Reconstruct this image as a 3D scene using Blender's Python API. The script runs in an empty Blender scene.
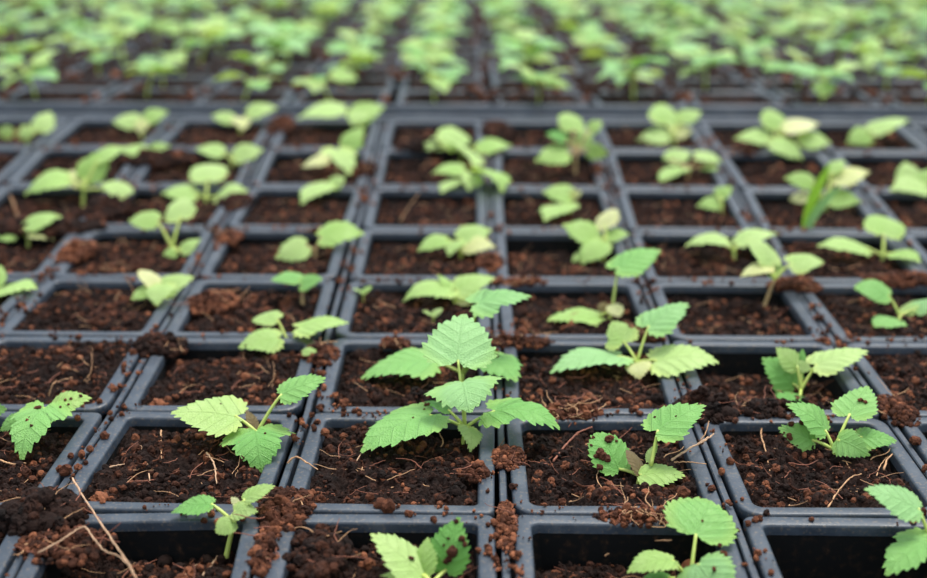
import bpy, math, random
import numpy as np
from mathutils import Vector, Matrix

SC = bpy.context.scene
COL = SC.collection
PI = math.pi
F = 1287.0
TH, GA, OX, OY, CH, SX, SY, ROLL = 0.3578, -0.0053, 0.0125, 0.3458, 0.2041, 0.07, 0.0728, 0.0045
CT, ST = math.cos(TH), math.sin(TH)
CR, SR = math.cos(ROLL), math.sin(ROLL)
MM = 0.001

# ------------------------------------------------------------------ camera maths
def project(p):
    x, y, z = p
    zc = y*CT + (CH-z)*ST
    yc = -y*ST + (CH-z)*CT
    u, v = F*x/zc, F*yc/zc
    return 463.5 + u*CR - v*SR, 289 + u*SR + v*CR, zc

def ray(px, py):
    a, b = px-463.5, py-289
    u, v = (a*CR + b*SR)/F, (-a*SR + b*CR)/F
    return Vector((u, CT - v*ST, -ST - v*CT))       # per unit of camera depth

CAM = Vector((0, 0, CH))
VIEW = Vector((0, CT, -ST))
def at_depth(px, py, d):
    return CAM + ray(px, py)*d

# ------------------------------------------------------------------ the tray surface (sags a little in the middle)
ROWPX = {0: 513, 1: 413, 2: 338, 3: 279.5, 4: 229, 5: 187, 6: 149, 7: 120}
def z_for(Y, py):
    v = (py-289)/F
    # yc = v*zc
    return CH - (Y*ST + v*Y*CT)/(CT - v*ST)
ROWY = {j: OY + SY*j for j in range(-1, 8)}
ROWZ = {j: z_for(ROWY[j], ROWPX[j]) for j in ROWPX}
ROWZ[-1] = ROWZ[0] + 0.0015
_ys = [ROWY[j] for j in range(-1, 8)]
_zs = [ROWZ[j] for j in range(-1, 8)]
def zs(y):
    return float(np.interp(y, _ys, _zs))
def on_surface(px, py, dz=0.0):
    z = dz
    for _ in range(6):
        r = ray(px, py)
        t = (z - CH)/r.z
        p = CAM + r*t
        z = zs(p.y) + dz
    return p

# ------------------------------------------------------------------ helpers
def link(o, parent=None):
    COL.objects.link(o)
    if parent is not None:
        o.parent = parent
    return o

def tag(o, label=None, cat=None, group=None, kind=None):
    if label: o['label'] = label
    if cat: o['category'] = cat
    if group: o['group'] = group
    if kind: o['kind'] = kind
    return o

def empty(name, loc):
    o = bpy.data.objects.new(name, None)
    o.empty_display_size = 0.01
    o.location = loc
    return link(o)

def mesh_np(name, V, faces, mats, midx=None, uv=None, tint=None, smooth=True):
    me = bpy.data.meshes.new(name)
    me.from_pydata([tuple(v) for v in V] if not isinstance(V, np.ndarray) else V.tolist(), [], faces)
    for m in (mats if isinstance(mats, (list, tuple)) else [mats]):
        me.materials.append(m)
    if midx is not None:
        me.polygons.foreach_set('material_index', np.asarray(midx, dtype=np.int32))
    if uv is not None:
        lay = me.uv_layers.new(name='leaf')
        li = np.empty(len(me.loops), dtype=np.int32)
        me.loops.foreach_get('vertex_index', li)
        lay.data.foreach_set('uv', np.asarray(uv, dtype=np.float32)[li].ravel())
    if tint is not None:
        at = me.attributes.new('tint', 'FLOAT', 'POINT')
        at.data.foreach_set('value', np.asarray(tint, dtype=np.float32))
    if smooth:
        me.polygons.foreach_set('use_smooth', np.ones(len(me.polygons), dtype=bool))
    me.update()
    return me

def obj(name, me, parent=None, loc=None):
    o = bpy.data.objects.new(name, me)
    if loc is not None: o.location = loc
    return link(o, parent)

class MB:
    """collects shapes for one mesh"""
    def __init__(s): s.V, s.F, s.M, s.T, s.n = [], [], [], [], 0
    def add(s, V, F, m=0, t=0.5):
        V = np.asarray(V, float)
        s.V.append(V); s.T.append(np.full(len(V), t))
        n = s.n
        s.F += [tuple(int(i)+n for i in f) for f in F]
        s.M += [m]*len(F); s.n += len(V)
    def mesh(s, name, mats, smooth=True):
        return mesh_np(name, np.concatenate(s.V), s.F, mats, s.M, tint=np.concatenate(s.T), smooth=smooth)

def tube(pts, radii, sides=8, cap=True):
    pts = [Vector(p) for p in pts]
    V, Fc = [], []
    prev = None
    for k, p in enumerate(pts):
        a = pts[max(k-1, 0)]; b = pts[min(k+1, len(pts)-1)]
        t = (b-a).normalized()
        if prev is None:
            ref = Vector((1, 0, 0)) if abs(t.x) < .8 else Vector((0, 0, 1))
            u = t.cross(ref).normalized()
        else:
            u = (prev - t*prev.dot(t)).normalized()
        prev = u
        w = t.cross(u)
        r = radii[k] if hasattr(radii, '__len__') else radii
        for q in range(sides):
            an = 2*PI*q/sides
            V.append(p + u*(r*math.cos(an)) + w*(r*math.sin(an)))
    for k in range(len(pts)-1):
        for q in range(sides):
            q2 = (q+1) % sides
            Fc.append((k*sides+q, k*sides+q2, (k+1)*sides+q2, (k+1)*sides+q))
    if cap:
        Fc.append(tuple(range(sides-1, -1, -1)))
        Fc.append(tuple((len(pts)-1)*sides+q for q in range(sides)))
    return V, Fc

def catmull(P, n):
    P = [np.asarray(p, float) for p in P]
    P = [2*P[0]-P[1]] + P + [2*P[-1]-P[-2]]
    out = []
    m = len(P)-3
    for k in range(n+1):
        t = k/n*m
        i = min(int(t), m-1); f = t-i
        a, b, c, d = P[i], P[i+1], P[i+2], P[i+3]
        out.append(.5*((2*b)+(-a+c)*f+(2*a-5*b+4*c-d)*f*f+(-a+3*b-3*c+d)*f**3))
    return np.array(out)

def bezier(a, b, c, n):
    a, b, c = Vector(a), Vector(b), Vector(c)
    return [a*(1-t)**2 + b*2*t*(1-t) + c*t*t for t in [k/n for k in range(n+1)]]

# ------------------------------------------------------------------ materials
def new_mat(name):
    m = bpy.data.materials.new(name); m.use_nodes = True
    nt = m.node_tree; nt.nodes.clear()
    return m, nt, nt.nodes, nt.links

def nd(N, typ, **kw):
    n = N.new(typ)
    for k, v in kw.items():
        if k == 'inp':
            for a, b in v.items(): n.inputs[a].default_value = b
        else: setattr(n, k, v)
    return n

def ramp(N, stops, interp='LINEAR'):
    r = N.new('ShaderNodeValToRGB')
    r.color_ramp.interpolation = interp
    el = r.color_ramp.elements
    while len(el) > 1: el.remove(el[-1])
    el[0].position = stops[0][0]; el[0].color = (*stops[0][1], 1)
    for p, c in stops[1:]:
        e = el.new(p); e.color = (*c, 1)
    return r

def mth(N, L, op, a, b=None):
    n = N.new('ShaderNodeMath'); n.operation = op
    for i, v in enumerate((a, b)):
        if v is None: continue
        if isinstance(v, (int, float)): n.inputs[i].default_value = v
        else: L.new(v, n.inputs[i])
    return n.outputs[0]

def leaf_mat(name, c0, c1, edge, transl=.32):
    m, nt, N, L = new_mat(name)
    out = nd(N, 'ShaderNodeOutputMaterial')
    uv = nd(N, 'ShaderNodeUVMap', uv_map='leaf')
    sp = nd(N, 'ShaderNodeSeparateXYZ'); L.new(uv.outputs[0], sp.inputs[0])
    x, y = sp.outputs[0], sp.outputs[1]
    ay = mth(N, L, 'ABSOLUTE', y)
    # lateral veins leaving the midrib towards the tip
    t = mth(N, L, 'SUBTRACT', x, mth(N, L, 'MULTIPLY', ay, .72))
    fr = mth(N, L, 'FRACT', mth(N, L, 'ADD', mth(N, L, 'MULTIPLY', t, 4.9), 10.12))
    tri = mth(N, L, 'ABSOLUTE', mth(N, L, 'SUBTRACT', fr, .5))
    lat = nd(N, 'ShaderNodeMapRange', inp={1: .0, 2: .09, 3: 1., 4: 0.}); L.new(tri, lat.inputs[0])
    mid = nd(N, 'ShaderNodeMapRange', inp={1: .008, 2: .03, 3: 1., 4: 0.}); L.new(ay, mid.inputs[0])
    vein = mth(N, L, 'MAXIMUM', lat.outputs[0], mid.outputs[0])
    vor = nd(N, 'ShaderNodeTexVoronoi', feature='DISTANCE_TO_EDGE', inp={'Scale': 26.}); L.new(uv.outputs[0], vor.inputs['Vector'])
    net = nd(N, 'ShaderNodeMapRange', inp={1: 0., 2: .18, 3: 0., 4: 1.}); L.new(vor.outputs[0], net.inputs[0])
    info = nd(N, 'ShaderNodeObjectInfo')
    geo = nd(N, 'ShaderNodeTexCoord')
    noi = nd(N, 'ShaderNodeTexNoise', inp={'Scale': 2.3, 'Detail': 3.}); L.new(uv.outputs[0], noi.inputs['Vector'])
    mixv = mth(N, L, 'ADD', mth(N, L, 'MULTIPLY', noi.outputs[0], .6), mth(N, L, 'MULTIPLY', info.outputs['Random'], .4))
    r = ramp(N, [(.25, c0), (.75, c1)]); L.new(mixv, r.inputs[0])
    # paler yellow rim beyond the blade's middle
    ax = mth(N, L, 'ABSOLUTE', mth(N, L, 'SUBTRACT', x, .42))
    dist = mth(N, L, 'SQRT', mth(N, L, 'ADD', mth(N, L, 'MULTIPLY', ax, ax), mth(N, L, 'MULTIPLY', ay, ay)))
    em = nd(N, 'ShaderNodeMapRange', inp={1: .42, 2: .62, 3: 0., 4: .55}); L.new(dist, em.inputs[0])
    mx = nd(N, 'ShaderNodeMix', data_type='RGBA'); L.new(em.outputs[0], mx.inputs[0]); L.new(r.outputs[0], mx.inputs[6]); mx.inputs[7].default_value = (*edge, 1)
    mv = nd(N, 'ShaderNodeMix', data_type='RGBA'); L.new(mth(N, L, 'MULTIPLY', vein, .10), mv.inputs[0]); L.new(mx.outputs[2], mv.inputs[6]); mv.inputs[7].default_value = (c0[0]*.62, c0[1]*.6, c0[2]*.5, 1)
    hgt = mth(N, L, 'SUBTRACT', mth(N, L, 'MULTIPLY', net.outputs[0], .22), mth(N, L, 'MULTIPLY', vein, .34))
    bp = nd(N, 'ShaderNodeBump', inp={'Strength': .85, 'Distance': .0008}); L.new(hgt, bp.inputs['Height'])
    pb = nd(N, 'ShaderNodeBsdfPrincipled', inp={'Roughness': .48, 'Specular IOR Level': .42})
    pb.inputs['Sheen Weight'].default_value = .04
    L.new(mv.outputs[2], pb.inputs['Base Color']); L.new(bp.outputs[0], pb.inputs['Normal'])
    tr = nd(N, 'ShaderNodeBsdfTranslucent')
    gm = nd(N, 'ShaderNodeMix', data_type='RGBA', blend_type='MULTIPLY', inp={0: 1.}); L.new(mv.outputs[2], gm.inputs[6]); gm.inputs[7].default_value = (1.15, 1.1, .45, 1)
    L.new(gm.outputs[2], tr.inputs[0]); L.new(bp.outputs[0], tr.inputs[1])
    ms = nd(N, 'ShaderNodeMixShader', inp={0: transl}); L.new(pb.outputs[0], ms.inputs[1]); L.new(tr.outputs[0], ms.inputs[2])
    L.new(ms.outputs[0], out.inputs[0])
    return m

def stem_mat(name, c, c2):
    m, nt, N, L = new_mat(name)
    out = nd(N, 'ShaderNodeOutputMaterial')
    tc = nd(N, 'ShaderNodeTexCoord')
    noi = nd(N, 'ShaderNodeTexNoise', inp={'Scale': 260., 'Detail': 3.}); L.new(tc.outputs['Object'], noi.inputs['Vector'])
    r = ramp(N, [(.35, c), (.7, c2)]); L.new(noi.outputs[0], r.inputs[0])
    pb = nd(N, 'ShaderNodeBsdfPrincipled', inp={'Roughness': .5})
    pb.inputs['Subsurface Weight'].default_value = .15
    pb.inputs['Subsurface Radius'].default_value = (.001, .001, .0005)
    L.new(r.outputs[0], pb.inputs['Base Color']); L.new(pb.outputs[0], out.inputs[0])
    return m

def plastic_mat():
    m, nt, N, L = new_mat('black_plastic')
    out = nd(N, 'ShaderNodeOutputMaterial')
    tc = nd(N, 'ShaderNodeTexCoord')
    geo = nd(N, 'ShaderNodeNewGeometry')
    n1 = nd(N, 'ShaderNodeTexNoise', inp={'Scale': 90., 'Detail': 6., 'Roughness': .65}); L.new(geo.outputs['Position'], n1.inputs['Vector'])
    n2 = nd(N, 'ShaderNodeTexNoise', inp={'Scale': 900., 'Detail': 3.}); L.new(geo.outputs['Position'], n2.inputs['Vector'])
    # dusty plastic with brownish smudges and pale scuffs
    r = ramp(N, [(.3, (.011, .018, .029)), (.55, (.024, .036, .054)), (.75, (.055, .066, .078))]); L.new(n1.outputs[0], r.inputs[0])
    dr = nd(N, 'ShaderNodeMapRange', inp={1: .56, 2: .68, 3: 0., 4: .7}); L.new(n2.outputs[0], dr.inputs[0])
    mx = nd(N, 'ShaderNodeMix', data_type='RGBA'); L.new(dr.outputs[0], mx.inputs[0]); L.new(r.outputs[0], mx.inputs[6]); mx.inputs[7].default_value = (.10, .082, .066, 1)
    rr = nd(N, 'ShaderNodeMapRange', inp={1: .3, 2: .7, 3: .36, 4: .58}); L.new(n1.outputs[0], rr.inputs[0])
    bp = nd(N, 'ShaderNodeBump', inp={'Strength': .25, 'Distance': .0004}); L.new(n2.outputs[0], bp.inputs['Height'])
    pb = nd(N, 'ShaderNodeBsdfPrincipled', inp={'Specular IOR Level': .5})
    L.new(mx.outputs[2], pb.inputs['Base Color']); L.new(rr.outputs[0], pb.inputs['Roughness']); L.new(bp.outputs[0], pb.inputs['Normal'])
    L.new(pb.outputs[0], out.inputs[0])
    return m

def inner_mat():
    m, nt, N, L = new_mat('black_pot_wall')
    out = nd(N, 'ShaderNodeOutputMaterial')
    geo = nd(N, 'ShaderNodeNewGeometry')
    n2 = nd(N, 'ShaderNodeTexNoise', inp={'Scale': 420., 'Detail': 4.}); L.new(geo.outputs['Position'], n2.inputs['Vector'])
    r = ramp(N, [(.52, (.0035, .004, .0045)), (.66, (.012, .008, .006)), (.8, (.05, .026, .016))]); L.new(n2.outputs[0], r.inputs[0])
    pb = nd(N, 'ShaderNodeBsdfPrincipled', inp={'Roughness': .65, 'Specular IOR Level': .12})
    L.new(r.outputs[0], pb.inputs['Base Color']); L.new(pb.outputs[0], out.inputs[0])
    return m

def soil_mat():
    m, nt, N, L = new_mat('potting_soil')
    out = nd(N, 'ShaderNodeOutputMaterial')
    geo = nd(N, 'ShaderNodeNewGeometry')
    at = nd(N, 'ShaderNodeAttribute', attribute_name='tint')
    n1 = nd(N, 'ShaderNodeTexNoise', inp={'Scale': 330., 'Detail': 6., 'Roughness': .7}); L.new(geo.outputs['Position'], n1.inputs['Vector'])
    n3 = nd(N, 'ShaderNodeTexNoise', inp={'Scale': 45., 'Detail': 2.}); L.new(geo.outputs['Position'], n3.inputs['Vector'])
    v = mth(N, L, 'ADD', mth(N, L, 'MULTIPLY', n1.outputs[0], .5), mth(N, L, 'MULTIPLY', at.outputs['Fac'], .75))
    v = mth(N, L, 'ADD', v, mth(N, L, 'MULTIPLY', mth(N, L, 'SUBTRACT', n3.outputs[0], .5), .35))
    r = ramp(N, [(.28, (.0045, .0021, .0015)), (.54, (.016, .0060, .0036)), (.76, (.070, .023, .011)), (1., (.27, .098, .047))]); L.new(v, r.inputs[0])
    n2 = nd(N, 'ShaderNodeTexNoise', inp={'Scale': 1300., 'Detail': 4., 'Roughness': .7}); L.new(geo.outputs['Position'], n2.inputs['Vector'])
    bp = nd(N, 'ShaderNodeBump', inp={'Strength': .8, 'Distance': .0007}); L.new(n2.outputs[0], bp.inputs['Height'])
    pb = nd(N, 'ShaderNodeBsdfPrincipled', inp={'Roughness': .85, 'Specular IOR Level': .18})
    L.new(r.outputs[0], pb.inputs['Base Color']); L.new(bp.outputs[0], pb.inputs['Normal'])
    L.new(pb.outputs[0], out.inputs[0])
    return m

def plain_mat(name, c, rough=.8, var=.35, scale=300.):
    m, nt, N, L = new_mat(name)
    out = nd(N, 'ShaderNodeOutputMaterial')
    tc = nd(N, 'ShaderNodeTexCoord')
    noi = nd(N, 'ShaderNodeTexNoise', inp={'Scale': scale, 'Detail': 4.}); L.new(tc.outputs['Object'], noi.inputs['Vector'])
    r = ramp(N, [(.3, tuple(k*(1-var) for k in c)), (.7, tuple(min(1, k*(1+var)) for k in c))]); L.new(noi.outputs[0], r.inputs[0])
    pb = nd(N, 'ShaderNodeBsdfPrincipled', inp={'Roughness': rough})
    L.new(r.outputs[0], pb.inputs['Base Color']); L.new(pb.outputs[0], out.inputs[0])
    return m

M_LEAF = leaf_mat('leaf_green', (.17, .43, .09), (.27, .54, .15), (.36, .56, .12))
M_MINT = leaf_mat('leaf_mint', (.22, .47, .15), (.33, .59, .24), (.34, .57, .15))
M_LIME = leaf_mat('leaf_lime', (.32, .53, .12), (.47, .65, .23), (.54, .63, .18))
M_PALE = leaf_mat('leaf_yellowing', (.60, .65, .24), (.74, .76, .40), (.66, .54, .22))
M_DARK = leaf_mat('leaf_deep_green', (.12, .36, .06), (.19, .46, .10), (.25, .46, .09))
M_GRASS = leaf_mat('grass_green', (.24, .52, .02), (.34, .62, .04), (.30, .56, .03))
M_DRY = leaf_mat('leaf_withered', (.16, .11, .045), (.26, .20, .07), (.20, .12, .06), .15)
LM = {'g': M_LEAF, 'm': M_MINT, 'l': M_LIME, 'y': M_PALE, 'd': M_DARK, 'b': M_DRY}
M_STEM = stem_mat('stem_green', (.36, .46, .09), (.48, .55, .14))
M_STEMB = stem_mat('stem_brown', (.26, .17, .07), (.40, .28, .11))
M_PLAS = plastic_mat()
M_IN = inner_mat()
M_SOIL = soil_mat()
M_FIB = plain_mat('dry_fibre', (.40, .22, .11), .8, .4, 500.)
M_FIBR = plain_mat('red_fibre', (.20, .065, .035), .75, .35, 500.)
M_STRAW = plain_mat('straw', (.44, .27, .16), .7, .25, 400.)
M_BENCH = plain_mat('dark_bench', (.014, .011, .010), 1., .3, 20.)
M_BENCH.node_tree.nodes['Principled BSDF'].inputs['Specular IOR Level'].default_value = .05

# ------------------------------------------------------------------ noise + lumps
def vnoise(n, cells, rng):
    g = rng.random((cells+2, cells+2))
    t = np.linspace(0, cells, n, endpoint=False)
    i = t.astype(int); f = t-i; f = f*f*(3-2*f)
    a = g[i][:, i]; b = g[i+1][:, i]; c = g[i][:, i+1]; d = g[i+1][:, i+1]
    fx = f[:, None]; fy = f[None, :]
    return (a*(1-fx)+b*fx)*(1-fy) + (c*(1-fx)+d*fx)*fy

def ico(sub):
    import bmesh
    bm = bmesh.new(); bmesh.ops.create_icosphere(bm, subdivisions=sub, radius=1)
    bm.verts.ensure_lookup_table()
    V = np.array([v.co[:] for v in bm.verts]); Fc = [tuple(v.index for v in f.verts) for f in bm.faces]
    bm.free(); return V, Fc
ICO1, ICO1F = ico(1)
ICO2, ICO2F = ico(2)
ICO3, ICO3F = ico(3)
_lr = np.random.default_rng(77)
def lump_shapes(V, n, amp):
    out = []
    for _ in range(n):
        k = _lr.normal(size=(18, 3))*np.array([1.3]*4+[2.6]*4+[5.0]*4+[9.]*6)[:, None]; ph = _lr.random(18)*6.28
        w = np.array([1]*4+[.85]*4+[.6]*4+[.4]*6)
        d = np.abs(np.sin(V @ k.T + ph))*2-1
        out.append(V*np.clip(1 + amp*(d*w).sum(1)/3.2, .35, 1.7)[:, None])
    return out
LUMP1 = lump_shapes(ICO1, 14, .45)
LUMP2 = lump_shapes(ICO2, 16, .55)
LUMP3 = lump_shapes(ICO3, 14, .62)

def rand_rot(rng):
    q = rng.normal(size=4); q /= np.linalg.norm(q)
    w, x, y, z = q
    return np.array([[1-2*(y*y+z*z), 2*(x*y-z*w), 2*(x*z+y*w)], [2*(x*y+z*w), 1-2*(x*x+z*z), 2*(y*z-x*w)], [2*(x*z-y*w), 2*(y*z+x*w), 1-2*(x*x+y*y)]])

def lump(mb, c, r, rng, lvl=1, t=.5, m=0):
    S, Fc = ((LUMP1, ICO1F), (LUMP2, ICO2F), (LUMP3, ICO3F))[lvl-1]
    V = S[rng.integers(len(S))]*np.array([1, .85+.3*rng.random(), .65+.3*rng.random()])
    V = V @ rand_rot(rng).T * r + np.asarray(c)
    mb.add(V, Fc, m, t)

def fibre(mb, c, length, rad, rng, m=1, lift=.2, curl=1.0, t=.5):
    a = rng.random()*6.28
    p = np.asarray(c, float).copy(); pts = [p.copy()]
    el = (rng.random()-.3)*lift
    n = 6
    for k in range(n):
        a += rng.normal()*.35*curl; el += rng.normal()*.25*lift
        p = p + np.array([math.cos(a), math.sin(a), el])*length/n
        pts.append(p.copy())
    V, Fc = tube(pts, [rad*(1-.5*k/n) for k in range(n+1)], 5)
    mb.add(V, Fc, m, t)

# ------------------------------------------------------------------ soil for one pot (58 x 62 mm, surface around z = 0)
SOW, SOD = .0562, .0620
def soil_mesh(name, seed, n=170, crumbs=1800, fibres=85, lvl=2):
    rng = np.random.default_rng(seed)
    g = lambda c: np.abs(vnoise(n, c, rng)-.5)*2
    h = (vnoise(n, 4, rng)-.5)*4.0 + (vnoise(n, 9, rng)-.5)*3.2 - g(17)*1.6 - g(31)*1.5 - g(60)*.9 + (vnoise(n, 85, rng)-.5)*.7 + 1.2
    xs = np.linspace(-SOW/2, SOW/2, n); ys = np.linspace(-SOD/2, SOD/2, n)
    X, Y = np.meshgrid(xs, ys, indexing='ij')
    e = np.minimum(np.minimum(X+SOW/2, SOW/2-X), np.minimum(Y+SOD/2, SOD/2-Y))
    h -= 1.6*np.exp(-e/.003)*rng.random()
    Z = h*MM
    V = np.stack([X, Y, Z], -1).reshape(-1, 3)
    idx = np.arange(n*n).reshape(n, n)
    Fc = np.stack([idx[:-1, :-1], idx[1:, :-1], idx[1:, 1:], idx[:-1, 1:]], -1).reshape(-1, 4)
    mb = MB()
    mb.V.append(V); mb.n = len(V); mb.F = [tuple(map(int, f)) for f in Fc]; mb.M = [0]*len(Fc)
    tint = .18 + .25*vnoise(n, 12, rng) + .25*(vnoise(n, 40, rng)-.5)
    mb.T.append(tint.ravel())
    clump = vnoise(n, 8, rng)
    for k in range(crumbs):
        i, j = rng.integers(3, n-3, 2)
        if clump[i, j] < rng.random()*.8: continue
        r = (.26 + .9*rng.random()**2.8)*MM
        if k < crumbs*.010: r = (1.1+.8*rng.random())*MM
        mg = 1 - r*1.1/(SOW/2)
        t = .14 + .34*rng.random() if rng.random() < .74 else .52+.36*rng.random()
        lump(mb, (xs[i]*mg, ys[j]*mg, Z[i, j]+r*.15), r, rng, (3 if r > 1.1*MM and lvl > 1 else lvl) if r > .55*MM else max(1, lvl-1), t)
    for k in range(fibres):
        i, j = rng.integers(n//8, n-n//8, 2)
        if k < fibres*.45: fibre(mb, (xs[i], ys[j], Z[i, j]+.0005), (4+9*rng.random())*MM, (.09+.12*rng.random())*MM, rng, 1 if rng.random() < .4 else 2, .5)
        else: fibre(mb, (xs[i], ys[j], Z[i, j]+.0004), (2.5+3.5*rng.random())*MM, (.25+.25*rng.random())*MM, rng, 0, .7, 2., .3+.4*rng.random())
    return mb.mesh(name, [M_SOIL, M_FIB, M_FIBR], False)
SOILS = [soil_mesh('soil', 11+k) for k in range(6)]
SOILS_FAR = [soil_mesh('soil', 61+k, 44, 120, 4, 1) for k in range(3)]

# ------------------------------------------------------------------ pot
PW, PD = .0652, .0714        # outer rim
def rrect(hx, hy, r, z, seg=6):
    out = []
    for cx, cy, a0 in ((hx-r, hy-r, 0), (-hx+r, hy-r, PI/2), (-hx+r, -hy+r, PI), (hx-r, -hy+r, 1.5*PI)):
        for k in range(seg+1):
            a = a0 + PI/2*k/seg
            out.append((cx+r*math.cos(a), cy+r*math.sin(a), z))
    return out

def loft(profiles, close_end=False):
    V, Fc = [], []
    n = len(profiles[0])
    for p in profiles: V += p
    for k in range(len(profiles)-1):
        for q in range(n):
            q2 = (q+1) % n
            Fc.append((k*n+q, k*n+q2, (k+1)*n+q2, (k+1)*n+q))
    if close_end: Fc.append(tuple((len(profiles)-1)*n+q for q in range(n)))
    return V, Fc

def pot_meshes(rc):
    hx, hy, w = PW/2, PD/2, .0052
    ri = max(rc-.004, .0022)
    V, Fc = loft([rrect(hx-w-.0003, hy-w-.0003, ri, -.0035), rrect(hx-.0002, hy-.0002, rc, -.0042), rrect(hx, hy, rc, -.0036), rrect(hx, hy, rc, -.0007), rrect(hx-.0003, hy-.0003, rc, -.00018), rrect(hx-.0008, hy-.0008, rc, 0),
                  rrect(hx-w+.0008, hy-w+.0008, ri+.0006, -.0002), rrect(hx-w+.0002, hy-w+.0002, ri, -.0004), rrect(hx-w, hy-w, ri, -.0011), rrect(hx-w-.0003, hy-w-.0003, ri, -.0035)])
    rim = mesh_np('rim', np.array(V), Fc, M_PLAS)
    a = w+.0004
    V, Fc = loft([rrect(hx-a, hy-a, ri, -.0036), rrect(hx-a-.003, hy-a-.003, ri, -.030), rrect(hx-a-.0055, hy-a-.0055, ri+.001, -.054)], True)
    V2, F2 = loft([rrect(hx-a+.0004, hy-a+.0004, ri, -.0036), rrect(hx-a-.002, hy-a-.002, ri, -.030), rrect(hx-a-.0045, hy-a-.0045, ri+.001, -.0552)], True)
    n = len(V)
    body = mesh_np('pot_body', np.array(V+V2), [tuple(reversed(f)) for f in Fc]+[tuple(i+n for i in f) for f in F2], M_IN)
    return rim, body
POTS = [pot_meshes(.0028), pot_meshes(.0075), pot_meshes(.0045)]

# measured seam crossings of the photographed pots: (column seam, row seam) -> pixel column
SEAM = {(-2, -1): -22, (-2, 0): 40, (-2, 1): 111, (-2, 2): 154, (-2, 3): 187, (-2, 4): 214, (-2, 5): 246,
        (-1, 0): 271, (-1, 1): 307, (-1, 2): 326.5, (-1, 3): 345, (-1, 4): 359.6, (-1, 5): 371, (-1, 6): 377,
        (0, 0): 505, (0, 1): 503, (0, 2): 499, (0, 3): 494, (0, 4): 490, (0, 5): 487, (0, 6): 488,
        (1, 0): 737, (1, 1): 690, (1, 2): 667, (1, 3): 640, (1, 4): 625, (1, 5): 612, (1, 6): 604,
        (2, 1): 892, (2, 2): 834.5, (2, 3): 796, (2, 4): 758, (2, 5): 735, (2, 6): 712,
        (3, 3): 930, (3, 4): 893, (3, 5): 864, (-3, 3): 50, (-3, 4): 88, (-3, 5): 124, (-3, 6): 146}
def grid_xy(i, j):
    gx, gy = SX*i, SY*j
    return OX + gx*math.cos(GA) - gy*math.sin(GA), OY + gx*math.sin(GA) + gy*math.cos(GA)
def seam_xy(i, j):
    x, y = grid_xy(i, j)
    if (i, j) in SEAM:
        px, py, zc = project((x, y, zs(y)))
        x += (SEAM[(i, j)] - px)*zc/F*.85
    return x, y

ORD = ['first', 'second', 'third', 'fourth', 'fifth', 'sixth', 'seventh', 'eighth', 'ninth', 'tenth', 'eleventh', 'twelfth',
       'thirteenth', 'fourteenth', 'fifteenth', 'sixteenth', 'seventeenth', 'eighteenth', 'nineteenth', 'twentieth', 'twenty-first', 'twenty-second', 'twenty-third']

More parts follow.
